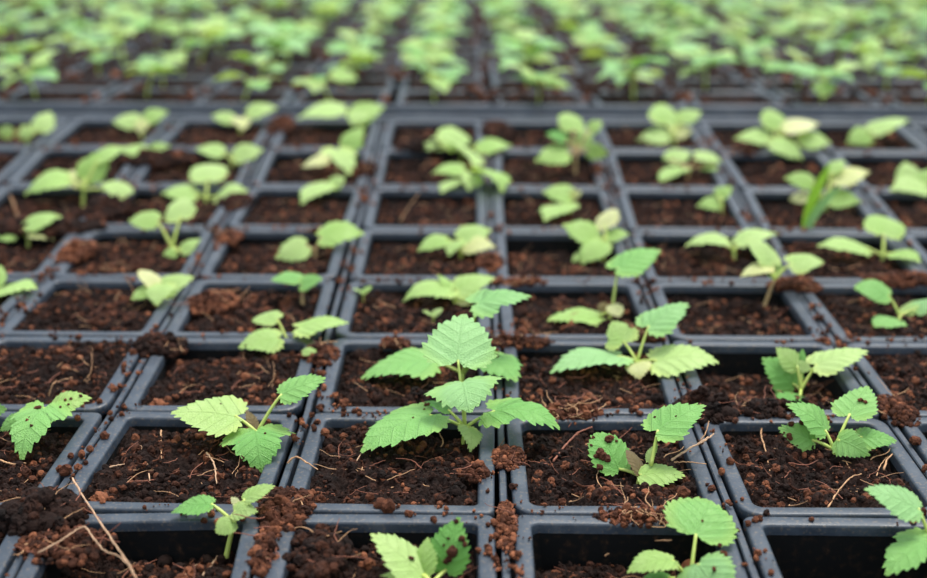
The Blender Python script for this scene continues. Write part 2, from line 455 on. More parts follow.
# soil level below the rim at the far side / near side in mm
LEVEL = {(1, -1): (-25, -20), (0, -1): (-12.5, -6), (-1, -1): (-11, -5), (-2, -1): (-14, -3.5), (-3, -1): (-9, -6),
         (-3, 0): (-8, -5), (-2, 0): (-6, -5), (-1, 0): (-7, -5), (0, 0): (-7, -5), (1, 0): (-7, -6), (2, 0): (-9, -7),
         (-3, 1): (-4.0, -5), (-2, 1): (-9, -5), (-1, 1): (-8, -6), (0, 1): (-8, -6), (1, 1): (-14, -7), (2, 1): (-6, -6),
         (-3, 2): (-7, -5), (-2, 2): (-8, -6), (-1, 2): (-9, -6), (0, 2): (-9, -7), (1, 2): (-10, -8), (2, 2): (-8, -6),
         (1, 3): (-11, -8), (0, 3): (-12, -7), (-1, 3): (-10, -7)}
front_pots = {}
soil_objs = {}
rngp = np.random.default_rng(5)
for j in range(-1, 7):
    row = []
    for i in range(-6, 7):
        cs = [seam_xy(i, j), seam_xy(i+1, j), seam_xy(i+1, j+1), seam_xy(i, j+1)]
        pr = [project((x, y, zs(y))) for x, y in cs]
        if max(p[0] for p in pr) < 4 or min(p[0] for p in pr) > 922 or min(p[1] for p in pr) > 575: continue
        row.append((i, cs))
    for k, (i, cs) in enumerate(row):
        cx = sum(c[0] for c in cs)/4; cy = sum(c[1] for c in cs)/4
        y0, y1 = (cs[0][1]+cs[1][1])/2, (cs[2][1]+cs[3][1])/2
        z0, z1 = zs(y0), zs(y1)
        skew = ((cs[3][0]-cs[0][0]) + (cs[2][0]-cs[1][0]))/2
        rz = max(-.045, min(.045, -skew/(y1-y0)))
        v = (1, 0, 2, 1, 2, 0, 1)[(i*3+j*5) % 7]
        if (i, j) in ((-1, 0), (-1, -1), (0, -1), (-2, 0)): v = 0
        if (i, j) in ((-3, 1), (-2, 1), (1, 0), (2, 1), (-2, 3)): v = 1
        where = '%s row from front, %s pot from left' % (ORD[j+1], ORD[k])
        p = empty('seedling_pot', (cx, cy, (z0+z1)/2))
        p.rotation_euler = (math.atan2(z1-z0, y1-y0), 0, rz)
        tag(p, 'square black plastic pot, ' + where, 'pot', 'square black pots in the near tray')
        obj('pot_body', POTS[v][1], p); obj('rim', POTS[v][0], p)
        front_pots[(i, j)] = (cx, cy, where, p, k)
        lb, lf = LEVEL.get((i, j), (-8.5 - 2.5*rngp.random(), -5.5 - 1.5*rngp.random()))
        lb, lf = lb + (2.9 if lb > -12 else 0), lf + 3.2
        s = obj('soil', SOILS[int(rngp.integers(6))])
        lv = (lb+lf)/2*MM
        sc = 1.012 - .115*max(0, -lv-.004)/.030*1.0
        flip = 1 if rngp.random() < .5 else -1
        s.matrix_world = p.matrix_basis @ Matrix.Translation((0, 0, lv)) @ Matrix.Rotation(math.atan2((lb-lf)*MM, SOD), 4, 'X') @ Matrix.Rotation(PI if rngp.random() < .5 else 0, 4, 'Z') @ Matrix.Diagonal((sc*flip*.985, sc*.985, 1, 1))
        if flip < 0:
            s.matrix_world = p.matrix_basis @ Matrix.Translation((0, 0, lv)) @ Matrix.Rotation(math.atan2((lb-lf)*MM, SOD), 4, 'X') @ Matrix.Diagonal((sc*.985, sc*.985, 1, 1))
        tag(s, 'dark crumbly soil inside the pot of ' + where, 'soil', 'soil in the near pots', 'stuff')
        soil_objs[(i, j)] = (s, lb*MM, lf*MM)

def pot_at(x, y):
    return min(front_pots, key=lambda k: (front_pots[k][0]-x)**2 + (front_pots[k][1]-y)**2)
def soil_z(x, y):
    k = pot_at(x, y)
    _, lb, lf = soil_objs[k]
    f = (y - front_pots[k][1])/SOD + .5
    return zs(y) + lf + (lb-lf)*max(0, min(1, f))
def on_soil(px, py, dz=0.):
    p = on_surface(px, py, -.008)
    for _ in range(8):
        z = soil_z(p.x, p.y) + dz
        r = ray(px, py)
        p = CAM + r*((z-CH)/r.z)
    return p

# ------------------------------------------------------------------ the carrying tray under the near pots, with ribs between the columns
tr = empty('carrying_tray', (0, ROWY[3], -.06))
tag(tr, 'near black plastic carrying tray whose thin ribs run between the pot columns', 'tray')
mb = MB()
ysb = [ROWY[-1]-.03] + [ROWY[j] for j in range(0, 8)] + [ROWY[7]+.016]
for z_off, flip in ((-.0562, 0), (-.0577, 1)):
    V, Fc = [], []
    for y in ysb:
        V += [(-.62, y-ROWY[3], zs(y)+z_off+.06), (.62, y-ROWY[3], zs(y)+z_off+.06)]
    for k in range(len(ysb)-1):
        f = (2*k, 2*k+1, 2*k+3, 2*k+2)
        Fc.append(f[::-1] if flip else f)
    mb.add(V, Fc)
obj('tray_base', mb.mesh('tray_base', [M_PLAS], False), tr)
def pot_edge(i, j, side, end):
    cx, cy, _, p, _ = front_pots[(i, j)]
    v = p.matrix_basis @ Vector((side*PW/2, end*PD/2, 0))
    return v
for i in range(-6, 8):
    pts = []
    for j in range(-1, 7):
        for end in (-1, 1):
            c = []
            if (i, j) in front_pots: c.append(pot_edge(i, j, -1, end) + (Vector((-.0025, 0, 0)) if (i-1, j) not in front_pots else Vector()))
            if (i-1, j) in front_pots: c.append(pot_edge(i-1, j, 1, end) + (Vector((.0025, 0, 0)) if (i, j) not in front_pots else Vector()))
            if c:
                v = sum(c, Vector())/len(c); pts.append((v.x, v.y))
    if len(pts) < 2: continue
    V, Fc = [], []
    hw = .0012
    for x, y in pts:
        yy = y-ROWY[3]; z = zs(y)+.06
        top = z-.0009
        V += [(x-hw, yy, z-.0562), (x-hw, yy, top-.0004), (x-hw*.7, yy, top), (x+hw*.7, yy, top), (x+hw, yy, top-.0004), (x+hw, yy, z-.0562)]
    for k in range(len(pts)-1):
        for q in range(5):
            Fc.append((6*k+q, 6*(k+1)+q, 6*(k+1)+q+1, 6*k+q+1))
    m = MB(); m.add(V, Fc)
    obj('rib', m.mesh('rib', [M_PLAS], False), tr)

def slab(x0, x1, prof):
    """a bar along x with the given (y, z) profile"""
    n = len(prof)
    V = [(x0, y, z) for y, z in prof] + [(x1, y, z) for y, z in prof]
    Fc = [(q, (q+1) % n, n+(q+1) % n, n+q) for q in range(n)] + [tuple(range(n-1, -1, -1)), tuple(range(n, 2*n))]
    return V, Fc
ze = zs(ROWY[7])
m = MB()
y7 = ROWY[7]-ROWY[3]; zz = ze+.06
V, Fc = slab(-.62, .62, [(y7+.0024, zz-.0562), (y7+.0024, zz-.0008), (y7+.0029, zz), (y7+.0127, zz+.0002), (y7+.0136, zz-.0006), (y7+.0136, zz-.006), (y7+.0040, zz-.007), (y7+.0040, zz-.0562)])
m.add(V, Fc); obj('end_wall', m.mesh('end_wall', [M_PLAS], False), tr)

# ------------------------------------------------------------------ the far tray, sloping gently away
HY = ROWY[7] + .0165
HZ = ze + .0062
TILT = math.radians(-4.0)
ft = empty('carrying_tray', (0, HY, HZ))
ft.rotation_euler = (TILT, 0, 0)
tag(ft, 'far black plastic carrying tray with a dark front wall, sloping away', 'tray')
FARROWS = 15
FM = Matrix.Translation((0, HY, HZ)) @ Matrix.Rotation(TILT, 4, 'X')
m = MB(); V, Fc = slab(-1.0, 1.0, [(-.0015, -.058), (-.0015, -.0066), (.0006, -.0010), (.0012, -.0002), (.0044, 0), (.0048, -.0008), (.0048, -.006), (.0022, -.007), (.0022, -.058)])
m.add(V, Fc); obj('front_wall', m.mesh('front_wall', [M_PLAS], False), ft)
m = MB(); V, Fc = slab(-1.0, 1.0, [(.0024, -.0562), (.0024, -.0577), (SY*FARROWS+.02, -.0577), (SY*FARROWS+.02, -.0562)])
m.add(V, Fc); obj('tray_base', m.mesh('tray_base', [M_PLAS], False), ft)
FX0 = at_depth(393, 95, 0.93).x       # a measured column seam of the far pots
rngf = np.random.default_rng(21)
far_cells = []
for j in range(FARROWS):
    row = []
    for i in range(-14, 15):
        c = FM @ Vector((FX0 + SX*(i+.5), .0055 + SY*(j+.5), 0))
        px, py, zc = project(c)
        hwp = F*.035/zc
        if px+hwp < 3 or px-hwp > 924: continue
        row.append(i)
    for k, i in enumerate(row):
        loc = Vector((FX0 + SX*(i+.5) + rngf.normal()*.0006, .0055 + SY*(j+.5), 0))
        where = 'far tray, %s row back, %s from left' % (ORD[j], ORD[k])
        p = empty('seedling_pot', FM @ loc)
        p.rotation_euler = (TILT, 0, rngf.normal()*.008)
        tag(p, 'black square pot in the ' + where, 'pot', 'square black pots in the far tray')
        v = int(rngf.integers(3))
        obj('pot_body', POTS[v][1], p); obj('rim', POTS[v][0], p)
        lv = -(1.6+1.8*rngf.random())*MM
        s = obj('soil', SOILS_FAR[int(rngf.integers(3))])
        s.matrix_world = p.matrix_basis @ Matrix.Translation((0, 0, lv)) @ Matrix.Diagonal((.975, .975, 1, 1))
        tag(s, 'brown soil in pot, ' + where, 'soil', 'soil in the far pots', 'stuff')
        far_cells.append((j, k, loc, lv, where))
        pass

# bench below everything
m = MB()
bz = min(_zs) - .0582
V, Fc = slab(-1.3, 1.3, [(.10, bz-.03), (.10, bz), (HY-.004, bz), (HY-.004, bz-.03)])
m.add(V, Fc); b = obj('floor', m.mesh('floor', [M_BENCH], False)); b['kind'] = 'structure'
pa = FM @ Vector((0, .002, -.0580)); pb_ = FM @ Vector((0, SY*FARROWS+.25, -.0580))
m = MB()
V, Fc = slab(-1.6, 1.6, [(pa.y, pa.z-.03), (pa.y, pa.z), (pb_.y, pb_.z), (pb_.y, pb_.z-.03)])
m.add(V, Fc); b = obj('floor_back', m.mesh('floor', [M_BENCH], False)); b['kind'] = 'structure'

# ------------------------------------------------------------------ leaves
SHAPES = {
    'lobed': [(-.03, .015), (-.13, .13), (-.12, .28), (.0, .42), (.17, .47), (.30, .455), (.37, .405), (.50, .36), (.66, .285), (.82, .16), (.93, .06), (1, 0)],
    'ovate': [(-.02, .015), (-.08, .12), (-.04, .27), (.10, .38), (.28, .42), (.45, .39), (.62, .31), (.78, .205), (.90, .09), (1, 0)],
    'tri':   [(-.03, .015), (-.15, .13), (-.17, .30), (-.04, .45), (.16, .50), (.29, .435), (.33, .315), (.50, .325), (.66, .27), (.82, .155), (.93, .06), (1, 0)],
    'round': [(-.02, .015), (-.10, .16), (-.04, .35), (.16, .47), (.40, .49), (.62, .43), (.80, .30), (.93, .14), (1, 0)],
    'slim':  [(-.01, .012), (-.02, .09), (.12, .22), (.32, .285), (.52, .27), (.72, .19), (.88, .085), (1, 0)],
}
SHW = {'lobed': .94, 'ovate': .84, 'tri': 1.0, 'round': .98, 'slim': .57}

def leaf_geo(shape, seed, nt=12, K=10, per=6, arch=.10, curl=.35, fold=.06, tooth=.07, bend=0., wave=.03, ws=1.):
    rng = np.random.default_rng(seed)
    n = nt*per
    sides = []
    for sgn in (1, -1):
        C = catmull(SHAPES[shape], 200)
        C[:, 1] *= 1 + rng.normal()*.05
        s = np.r_[0, np.cumsum(np.linalg.norm(np.diff(C, axis=0), axis=1))]; s /= s[-1]
        u = np.linspace(0, 1, n+1)
        P = np.stack([np.interp(u, s, C[:, 0]), np.interp(u, s, C[:, 1])], 1)
        T = np.gradient(P, axis=0); T /= np.linalg.norm(T, axis=1)[:, None]+1e-9
        Nn = np.stack([-T[:, 1], T[:, 0]], 1)
        ph = (np.arange(n+1) % per)/per
        saw = np.where(ph < .72, ph/.72, (1-ph)/.28)
        ki = np.arange(n+1)//per
        am = np.array([1., .62, .9, .55, 1.1, .6])[ki % 6]*tooth*(1+.25*rng.normal(size=nt+2)[ki])
        am *= np.clip(u/.10, 0, 1)*np.clip((1-u)/.03, 0, 1)
        P = P + Nn*((saw-.35)*am)[:, None] + T*(saw*am*.55)[:, None]
        P[:, 1] *= sgn
        sides.append(P)
    ring = np.concatenate([sides[0], sides[1][::-1][1:]])       # notch -> tip -> notch
    c = np.array([.0, 0.])
    Vx = [c]
    for k in range(1, K+1):
        f = (k/K)**.85
        Vx += list(c + (ring-c)*f)
    P2 = np.array(Vx)
    m = len(ring)
    Fc = [(0, 1+q, 1+(q+1)) for q in range(m-1)]
    for k in range(K-1):
        a, b = 1+k*m, 1+(k+1)*m
        Fc += [(a+q, b+q, b+q+1, a+q+1) for q in range(m-1)]
    P2[:, 1] *= ws
    x, y = P2[:, 0], P2[:, 1]
    ay = np.abs(y)
    xx = np.clip(x, 0, 1)
    z = arch*4*xx*(1-xx) - np.where(x < 0, -x*arch*1.6, 0) - curl*y*y + fold*ay
    a0 = rng.random()*6.28
    t = x - .72*ay
    z -= .0055*np.cos(2*PI*4.9*t+PI*.24+.8*np.sin(3*x+a0))*np.clip(ay*9, 0, 1)
    a1, a2, a3 = rng.random(3)*6.28
    z += wave*ay*2*np.sin(5.5*x + a1 + 2*np.sign(y)*a2) + wave*.5*np.sin(9*y+a3)*ay
    yb = y + bend*xx*xx - bend*xx
    V3 = np.stack([x, yb, z], 1)
    return V3, Fc, P2

def make_leaf(root, base, tipd, nrm, Lm, mat, shape, seed, kw, parent, stalk_from, stalk_r=.0006, stalk_mat=None, name='leaf'):
    d = Vector(tipd).normalized(); n = Vector(nrm); n = (n - d*n.dot(d)).normalized(); s = n.cross(d)
    V3, Fc, P2 = leaf_geo(shape, seed, **kw)
    Mx = np.array([[d.x, s.x, n.x], [d.y, s.y, n.y], [d.z, s.z, n.z]])
    V = (V3*Lm) @ Mx.T + np.array(base) - np.array(root)
    me = mesh_np(name, V, Fc, mat, uv=P2)
    lf = obj(name, me, parent)
    if stalk_from is not None:
        a, b = Vector(stalk_from)-Vector(root), Vector(base)-Vector(root)
        mid = (a+b)/2 + Vector((0, 0, (b-a).length*.10))
        pts = bezier(a, mid, b, 8)
        Vt, Ft = tube(pts, [stalk_r*(1.15-.35*k/8) for k in range(9)], 8)
        obj('leaf_stalk', mesh_np('leaf_stalk', np.array([v[:] for v in Vt]), Ft, stalk_mat or M_STEM), lf)
    return lf

def clear_z(p):
    k = pot_at(p.x, p.y)
    cx, cy = front_pots[k][0], front_pots[k][1]
    if abs(p.x-cx) < .025 and abs(p.y-cy) < .028: return soil_z(p.x, p.y) + .0025
    return zs(p.y) + .0022
NUMW = {1: 'one', 2: 'two', 3: 'three', 4: 'four', 5: 'five', 6: 'six', 7: 'seven'}
_seed = [100]
def seedling(root_px, node_px, leaves, desc=None, brown=False, depth_shift=0.0):
    """leaves: (bx,by, tx,ty, w, opts) all in photo pixels; opts: L true length px, g sign of depth (+ tip away), c colour, s shape, plus curvature"""
    root = on_soil(*root_px)
    dep = project(root)[2]
    pxm = dep/F
    node = at_depth(node_px[0], node_px[1], dep)
    e = empty('seedling', root)
    k = pot_at(root.x, root.y)
    where = front_pots[k][2]
    e['label'] = (desc or ('%s-leaved green seedling' % NUMW[len(leaves)])) + ', ' + where
    e['category'] = 'seedling'; e['group'] = 'seedlings in the near pots'
    sm = M_STEMB if brown else M_STEM
    rb = Vector(root) - Vector((0, 0, .004))
    mid = (root+node)/2 + Vector((random.uniform(-.3, .3), 0, 0))*MM
    pts = bezier(rb-root, mid-root, node-root, 8)
    r0 = .00085 if dep < .6 else .0010
    Vt, Ft = tube(pts, [r0*(1.15-.35*q/8) for q in range(9)], 10)
    obj('stem', mesh_np('stem', np.array([v[:] for v in Vt]), Ft, sm), e)
    small_n = dep > .62
    for lf in leaves:
        bx, by, tx, ty, w = lf[:5]
        o = lf[5] if len(lf) > 5 else {}
        _seed[0] += 1
        shape = o.get('s', 'ovate' if small_n else 'lobed')
        lat = math.hypot(tx-bx, ty-by)
        L = o.get('L') or max(lat*1.05, w*1.0/SHW[shape])
        L = max(L, lat*1.02)
        g = o.get('g')
        if g is None:
            sl = (by-ty)/max(lat, 1)
            g = 1 if sl > .35 else (-1 if sl < -.3 else .35)
        dz = math.sqrt(max(L*L-lat*lat, 0))*pxm
        if abs(g) < 1: dz = min(dz, L*pxm*.5)
        bd = o.get('b', (.28*L*pxm*g))
        bdep = dep + bd
        tdep = bdep + (dz if g > 0 else -dz)*(1 if abs(g) >= 1 else abs(g))
        for _ in range(60):
            base = at_depth(bx, by, bdep)
            if base.z > clear_z(base): break
            bdep -= .001; tdep -= .001
        for _ in range(60):
            tip = at_depth(tx, ty, tdep)
            if tip.z > clear_z(tip) - .0005 or o.get('nc'): break
            tdep -= .001
        d = (tip-base)
        Lm = d.length
        dn = d.normalized()
        view = (base-CAM).normalized()
        s0 = dn.cross(view).normalized()
        n0 = s0.cross(dn).normalized()
        if n0.dot(view) > 0: n0 = -n0
        W = SHW[shape]*Lm/pxm*o.get('ws', 1.)
        cph = max(.12, min(1., w/max(W, 1e-6)))
        wx = max(1., w/max(W, 1e-6))
        sph = math.sqrt(1-cph*cph)
        c1 = n0*cph + s0*sph; c2 = n0*cph - s0*sph
        nrm = c1 if c1.z > c2.z else c2
        if o.get('under'): nrm = c2 if c1.z > c2.z else c1
        kw = dict(arch=o.get('a', .10), curl=o.get('k', .30), fold=o.get('f', .05), bend=o.get('bend', 0.), ws=o.get('ws', 1.), tooth=o.get('t', .075))
        if small_n: kw.update(nt=7, K=5, per=4)
        far_mat = LM[o.get('c', 'l' if small_n else 'g')]
        st = node if not o.get('from') else at_depth(o['from'][0], o['from'][1], dep)
        lo = make_leaf(root, base, dn, nrm, Lm, far_mat, shape, _seed[0], kw, e, None if o.get('nostalk') else st, (.00058 if not small_n else .00075), sm if small_n and brown else None)
        if o.get('lab'): lo['label'] = o['lab']
    return e

random.seed(4)
# ---- near rows, in focus
seedling((463, 446), (465, 428), [
    (458, 360, 464, 314, 78, dict(L=66, g=1, c='m', b=.002, f=.02, k=.1, a=.06, s='lobed', ws=1.27)),
    (463, 382, 470, 413, 76, dict(L=50, g=-1, c='m', s='lobed', a=.14, k=.18, b=-.003, ws=1.6)),
    (429, 415, 361, 453, 38, dict(L=80, g=-.2, c='g', s='lobed', a=.10, b=-.001)),
    (495, 411, 560, 429, 33, dict(L=74, g=-.3, c='g', s='tri', a=.16, b=-.001)),
    (469, 428, 470, 452, 23, dict(L=28, g=-1, c='l', s='lobed', b=-.004, a=.2)),
    (448, 410, 424, 402, 9, dict(c='d', b=.004)),
], 'tallest seedling with tiered blue-green leaves')
seedling((463, 384), (463, 374), [
    (428, 360, 361, 379, 27, dict(L=74, g=.2, c='g', a=.10, b=.001)),
    (481, 355, 517, 382, 34, dict(L=50, g=-.6, c='g', b=.003)),
    (478, 303, 531, 296, 25, dict(L=62, g=.3, c='m', a=.05, b=-.001, s='tri')),
], 'long-stalked seedling behind the tallest one')
seedling((254, 452), (257, 433), [
    (235, 416, 171, 413, 38, dict(L=70, g=.2, c='l', a=.06, f=.02, k=.15)),
    (256, 431, 262, 473, 78, dict(nc=1, ws=1.35, L=54, g=-1, c='g', s='tri', a=.22, k=.35, b=-.003)),
    (282, 394, 326, 378, 25, dict(L=50, g=.3, c='g', s='ovate', a=.05)),
    (257, 431, 246, 410, 11, dict(L=24, g=1, c='b', s='slim', a=.05)),
], 'three-leaved seedling with spread pale leaves')
seedling((40, 440), (45, 428), [
    (44, 408, 22, 460, 52, dict(L=66, g=-1, c='g', s='tri', a=.16, k=.3)),
    (50, 414, 92, 398, 22, dict(L=50, g=.3, c='l', s='ovate', a=.14)),
    (24, 416, 0, 431, 14, dict(L=28, g=-.4, c='g', s='slim')),
], 'seedling with jagged drooping leaves')
seedling((-16, 430), (-16, 420), [
    (-20, 411, 7, 409, 26, dict(L=40, g=.3, c='g')),
    (-20, 415, -45, 410, 20, dict(c='g')),
], 'seedling cut by the left frame edge')
seedling((222, 567), (234, 523), [
    (211, 504, 171, 513, 17, dict(L=44, g=.2, c='g', s='ovate')),
    (245, 499, 275, 486, 15, dict(L=36, g=.4, c='l', s='ovate')),
    (235, 511, 258, 512, 20, dict(L=30, g=-.4, c='l')),
    (233, 522, 216, 533, 20, dict(L=24, g=-1, c='l', s='round')),
    (239, 506, 231, 497, 8, dict(c='y', s='slim')),
], 'small bent five-leaved seedling')
seedling((434, 592), (432, 584), [
    (422, 575, 370, 534, 36, dict(L=72, g=.4, c='l', s='ovate', a=.06, f=.08, t=.07)),
    (424, 574, 428, 537, 24, dict(L=42, g=1, c='l', s='ovate', t=.07)),
    (446, 570, 459, 517, 44, dict(L=56, g=1, c='d', s='ovate', f=.10, t=.08)),
    (427, 582, 380, 576, 16, dict(c='l', s='ovate')),
], 'bright seedling with leaves dusted with crumbs')
seedling((638, 481), (640, 476), [
    (658, 430, 705, 405, 36, dict(L=62, g=.6, c='g', s='lobed', a=.05, f=.03, k=.15, **{'from': (651, 466)})),
    (641, 475, 685, 476, 22, dict(L=50, g=-.2, c='l', s='ovate', a=.08)),
    (619, 469, 595, 433, 38, dict(L=50, g=1, c='d', s='round', f=.12)),
    (640, 472, 626, 450, 12, dict(c='b', s='round', L=22, lab='withered grey-brown leaf')),
    (648, 462, 658, 444, 9, dict(c='l', s='slim', nostalk=1)),
], 'seedling with one crumb-covered folded leaf')
seedling((637, 374), (637, 362), [
    (617, 356, 550, 373, 25, dict(L=72, g=.2, c='m', a=.10)),
    (623, 341, 612, 321, 41, dict(L=36, g=1, c='l', s='tri', a=.03)),
    (649, 326, 688, 303, 29, dict(L=52, g=.6, c='m', a=.05)),
    (657, 361, 719, 363, 31, dict(L=66, g=-.2, c='l', a=.12, b=-.004)),
    (637, 363, 640, 379, 33, dict(L=30, g=-1, c='y', s='round', a=.2, b=-.003)),
], 'five-leaved seedling with one yellowing leaf')
seedling((836, 458), (834, 450), [
    (850, 414, 868, 386, 42, dict(L=46, g=1, c='g', s='lobed', a=.04, f=.02, k=.1)),
    (825, 430, 786, 404, 24, dict(L=50, g=.4, c='g', s='ovate', a=.12)),
    (812, 440, 778, 428, 30, dict(L=40, g=.5, c='g', s='lobed')),
    (840, 440, 870, 456, 30, dict(L=50, g=-.6, c='g', s='lobed', a=.22)),
    (862, 437, 897, 441, 20, dict(L=36, g=.2, c='g', s='lobed', a=.06)),
], 'five-leaved seedling with crumbs on its leaves')
seedling((800, 398), (801, 390), [
    (817, 364, 868, 351, 25, dict(L=54, g=.3, c='l', a=.06)),
    (793, 384, 762, 358, 34, dict(L=44, g=.6, c='d')),
    (797, 368, 776, 348, 22, dict(L=40, g=.4, c='l', s='ovate')),
    (797, 366, 812, 369, 13, dict(c='l', s='ovate')),
    (801, 366, 803, 349, 9, dict(c='d', s='slim')),
    (800, 396, 776, 402, 15, dict(c='d', s='ovate', g=-.4)),
], 'bushy six-leaved seedling over bare black wall')
seedling((690, 592), (690, 582), [
    (696, 534, 709, 500, 72, dict(L=58, g=1, c='g', s='round', a=.05, f=.02, k=.12, ws=1.25)),
    (672, 560, 627, 573, 23, dict(L=54, g=-.2, c='l', s='ovate', a=.14)),
    (699, 564, 724, 602, 84, dict(L=66, g=-.7, c='m', s='round', b=-.004, ws=1.35)),
    (668, 578, 640, 582, 14, dict(c='d', s='ovate')),
], 'large-leaved seedling at the frame bottom')
seedling((938, 566), (934, 552), [
    (918, 508, 864, 489, 28, dict(L=60, g=.3, c='m', s='ovate', a=.06)),
    (928, 541, 886, 576, 46, dict(L=64, g=-.6, c='g', s='tri', f=.10)),
    (936, 545, 975, 560, 40, dict(c='g')),
], 'seedling cut by the right frame edge')
# ---- third row from the front and beyond
seedling((290, 353), (290, 348), [
    (277, 319, 253, 319, 14, dict(L=40, g=.6, c='l', s='round')),
    (277, 338, 238, 348, 24, dict(L=44, g=-.2, c='l')),
    (300, 327, 349, 323, 16, dict(L=56, g=.2, c='l', a=.06)),
    (303, 352, 317, 351, 7, dict(c='l', s='round', nostalk=1)),
], 'upright four-leaved seedling')
seedling((454, 308), (455, 300), [
    (450, 290, 403, 302, 19, dict(L=54, g=.2, c='l', a=.20)),
    (456, 296, 437, 275, 9, dict(c='l', s='slim')),
    (458, 290, 495, 278, 22, dict(L=46, g=.5, c='l')),
    (458, 300, 472, 304, 9, dict(c='y', s='round')),
])
seedling((606, 324), (612, 311), [
    (598, 317, 547, 321, 18, dict(L=56, g=.2, c='l', a=.10)),
    (618, 268, 661, 250, 25, dict(L=56, g=.4, c='g', s='lobed', a=.05)),
    (613, 305, 619, 317, 16, dict(L=18, g=-1, c='y', s='round', nostalk=1)),
    (607, 306, 597, 309, 10, dict(c='b', s='round', nostalk=1)),
], 'seedling with one leaf raised on long stalk')
seedling((160, 306), (160, 294), [
    (160, 288, 139, 270, 17, dict(L=30, g=.6, c='y', s='round')),
    (162, 285, 157, 306, 26, dict(L=30, g=-1, c='l', s='lobed')),
    (163, 290, 194, 277, 22, dict(L=38, g=.5, c='l')),
    (150, 290, 131, 300, 14, dict(L=26, g=-.5, c='l')),
], 'low seedling with brown-spotted leaf')
seedling((302, 309), (302, 287), [
    (300, 279, 272, 279, 12, dict(L=36, g=.5, s='round')),
    (302, 284, 323, 279, 15, dict(L=28, g=-.3, s='lobed')),
], brown=True)
seedling((760, 313), (774, 280), [
    (773, 263, 746, 239, 20, dict(L=44, g=.5, c='l')),
    (792, 263, 824, 262, 18, dict(L=40, g=.3, c='l')),
    (767, 267, 741, 277, 14, dict(L=32, g=-.3, c='y')),
    (774, 278, 778, 263, 13, dict(c='l', s='slim', nostalk=1)),
], 'brown-stemmed seedling leaning right', brown=True)
seedling((900, 324), (900, 316), [
    (888, 295, 854, 287, 19, dict(L=40, g=.4, c='g', s='round')),
    (899, 320, 875, 327, 17, dict(L=30, g=-.3, c='g', s='round')),
    (906, 312, 922, 301, 13, dict(c='l')),
    (916, 309, 938, 302, 16, dict(c='m')),
])
seedling((-6, 303), (-5, 294), [
    (-3, 291, 37, 289, 17, dict(L=46, g=.3, c='l')),
    (-2, 286, 0, 265, 14, dict(c='l', s='slim')),
], 'seedling half out at the left')
# ---- fourth row
seedling((461, 260), (461, 248), [
    (446, 239, 418, 251, 15, dict(L=34, g=-.3)),
    (458, 241, 449, 256, 15, dict(L=24, g=-1)),
    (460, 239, 491, 230, 22, dict(L=40, g=.5)),
    (465, 246, 495, 247, 17, dict(L=34, g=-.2, c='y')),
])
seedling((603, 264), (602, 250), [
    (597, 239, 563, 225, 22, dict(L=40, g=.4)),
    (603, 242, 582, 264, 24, dict(L=36, g=-.6)),
    (607, 226, 609, 210, 24, dict(L=28, g=1, s='round', c='y')),
    (607, 237, 629, 234, 13, dict(L=26)),
    (586, 254, 572, 262, 10, {}),
])
seedling((734, 262), (734, 252), [
    (726, 241, 686, 246, 13, dict(L=44, g=.2, a=.16)),
    (738, 243, 777, 234, 14, dict(L=44, g=.3, a=.14)),
], 'two-leaved seedling in bare shady pot')
seedling((882, 264), (883, 256), [
    (884, 234, 885, 217, 39, dict(L=38, g=1, s='round')),
    (866, 249, 818, 246, 15, dict(L=52, g=.2)),
    (894, 253, 920, 262, 14, dict(L=32, g=-.3)),
])
seedling((172, 255), (172, 248), [
    (157, 221, 129, 221, 19, dict(L=38, g=.4)),
    (181, 217, 182, 198, 31, dict(L=34, g=1, s='lobed')),
    (182, 252, 201, 239, 11, dict(c='l')),
    (176, 252, 163, 255, 10, dict(c='l')),
], 'upright seedling on two tall stalks')
seedling((314, 260), (315, 252), [
    (306, 245, 276, 258, 24, dict(L=40, g=-.3)),
    (321, 237, 364, 234, 24, dict(L=50, g=.3, a=.14)),
], brown=True)
seedling((28, 246), (28, 236), [
    (17, 233, -6, 236, 15, dict(L=32, b=-.004)),
    (27, 225, 61, 217, 15, dict(L=40, g=.3, b=-.004)),
    (31, 233, 54, 240, 10, dict(c='y', b=-.006)),
])
# ---- fifth row
seedling((570, 216), (570, 204), [
    (572, 196, 543, 192, 18, dict(L=34, g=.3)),
    (568, 204, 545, 221, 20, dict(L=32, g=-.4)),
    (571, 196, 582, 192, 11, dict(c='y')),
])
seedling((826, 214), (826, 200), [
    (812, 183, 785, 178, 18, dict(L=34, g=.3)),
    (808, 197, 790, 200, 12, dict(c='y', s='round')),
    (834, 180, 869, 172, 20, dict(L=40, g=.3, c='y')),
    (829, 198, 860, 202, 20, dict(L=38, g=-.2)),
    (832, 172, 842, 160, 14, dict(L=20)),
])
seedling((916, 198), (915, 186), [
    (910, 184, 905, 162, 24, dict(L=28, g=1)),
    (925, 186, 891, 190, 20, dict(L=42, g=-.2)),
    (920, 184, 940, 170, 20, dict(L=34, g=.4)),
])
seedling((722, 214), (722, 204), [
    (718, 196, 732, 187, 13, {}),
    (721, 203, 697, 206, 15, dict(L=28)),
])
seedling((205, 205), (206, 198), [
    (208, 180, 208, 164, 37, dict(L=36, g=1, s='round')),
    (196, 195, 162, 194, 16, dict(L=38, a=.14)),
    (217, 197, 247, 191, 17, dict(L=36)),
])
seedling((330, 200), (330, 190), [
    (326, 183, 302, 204, 19, dict(L=34, g=-.5)),
    (331, 186, 345, 177, 13, dict(c='l')),
])
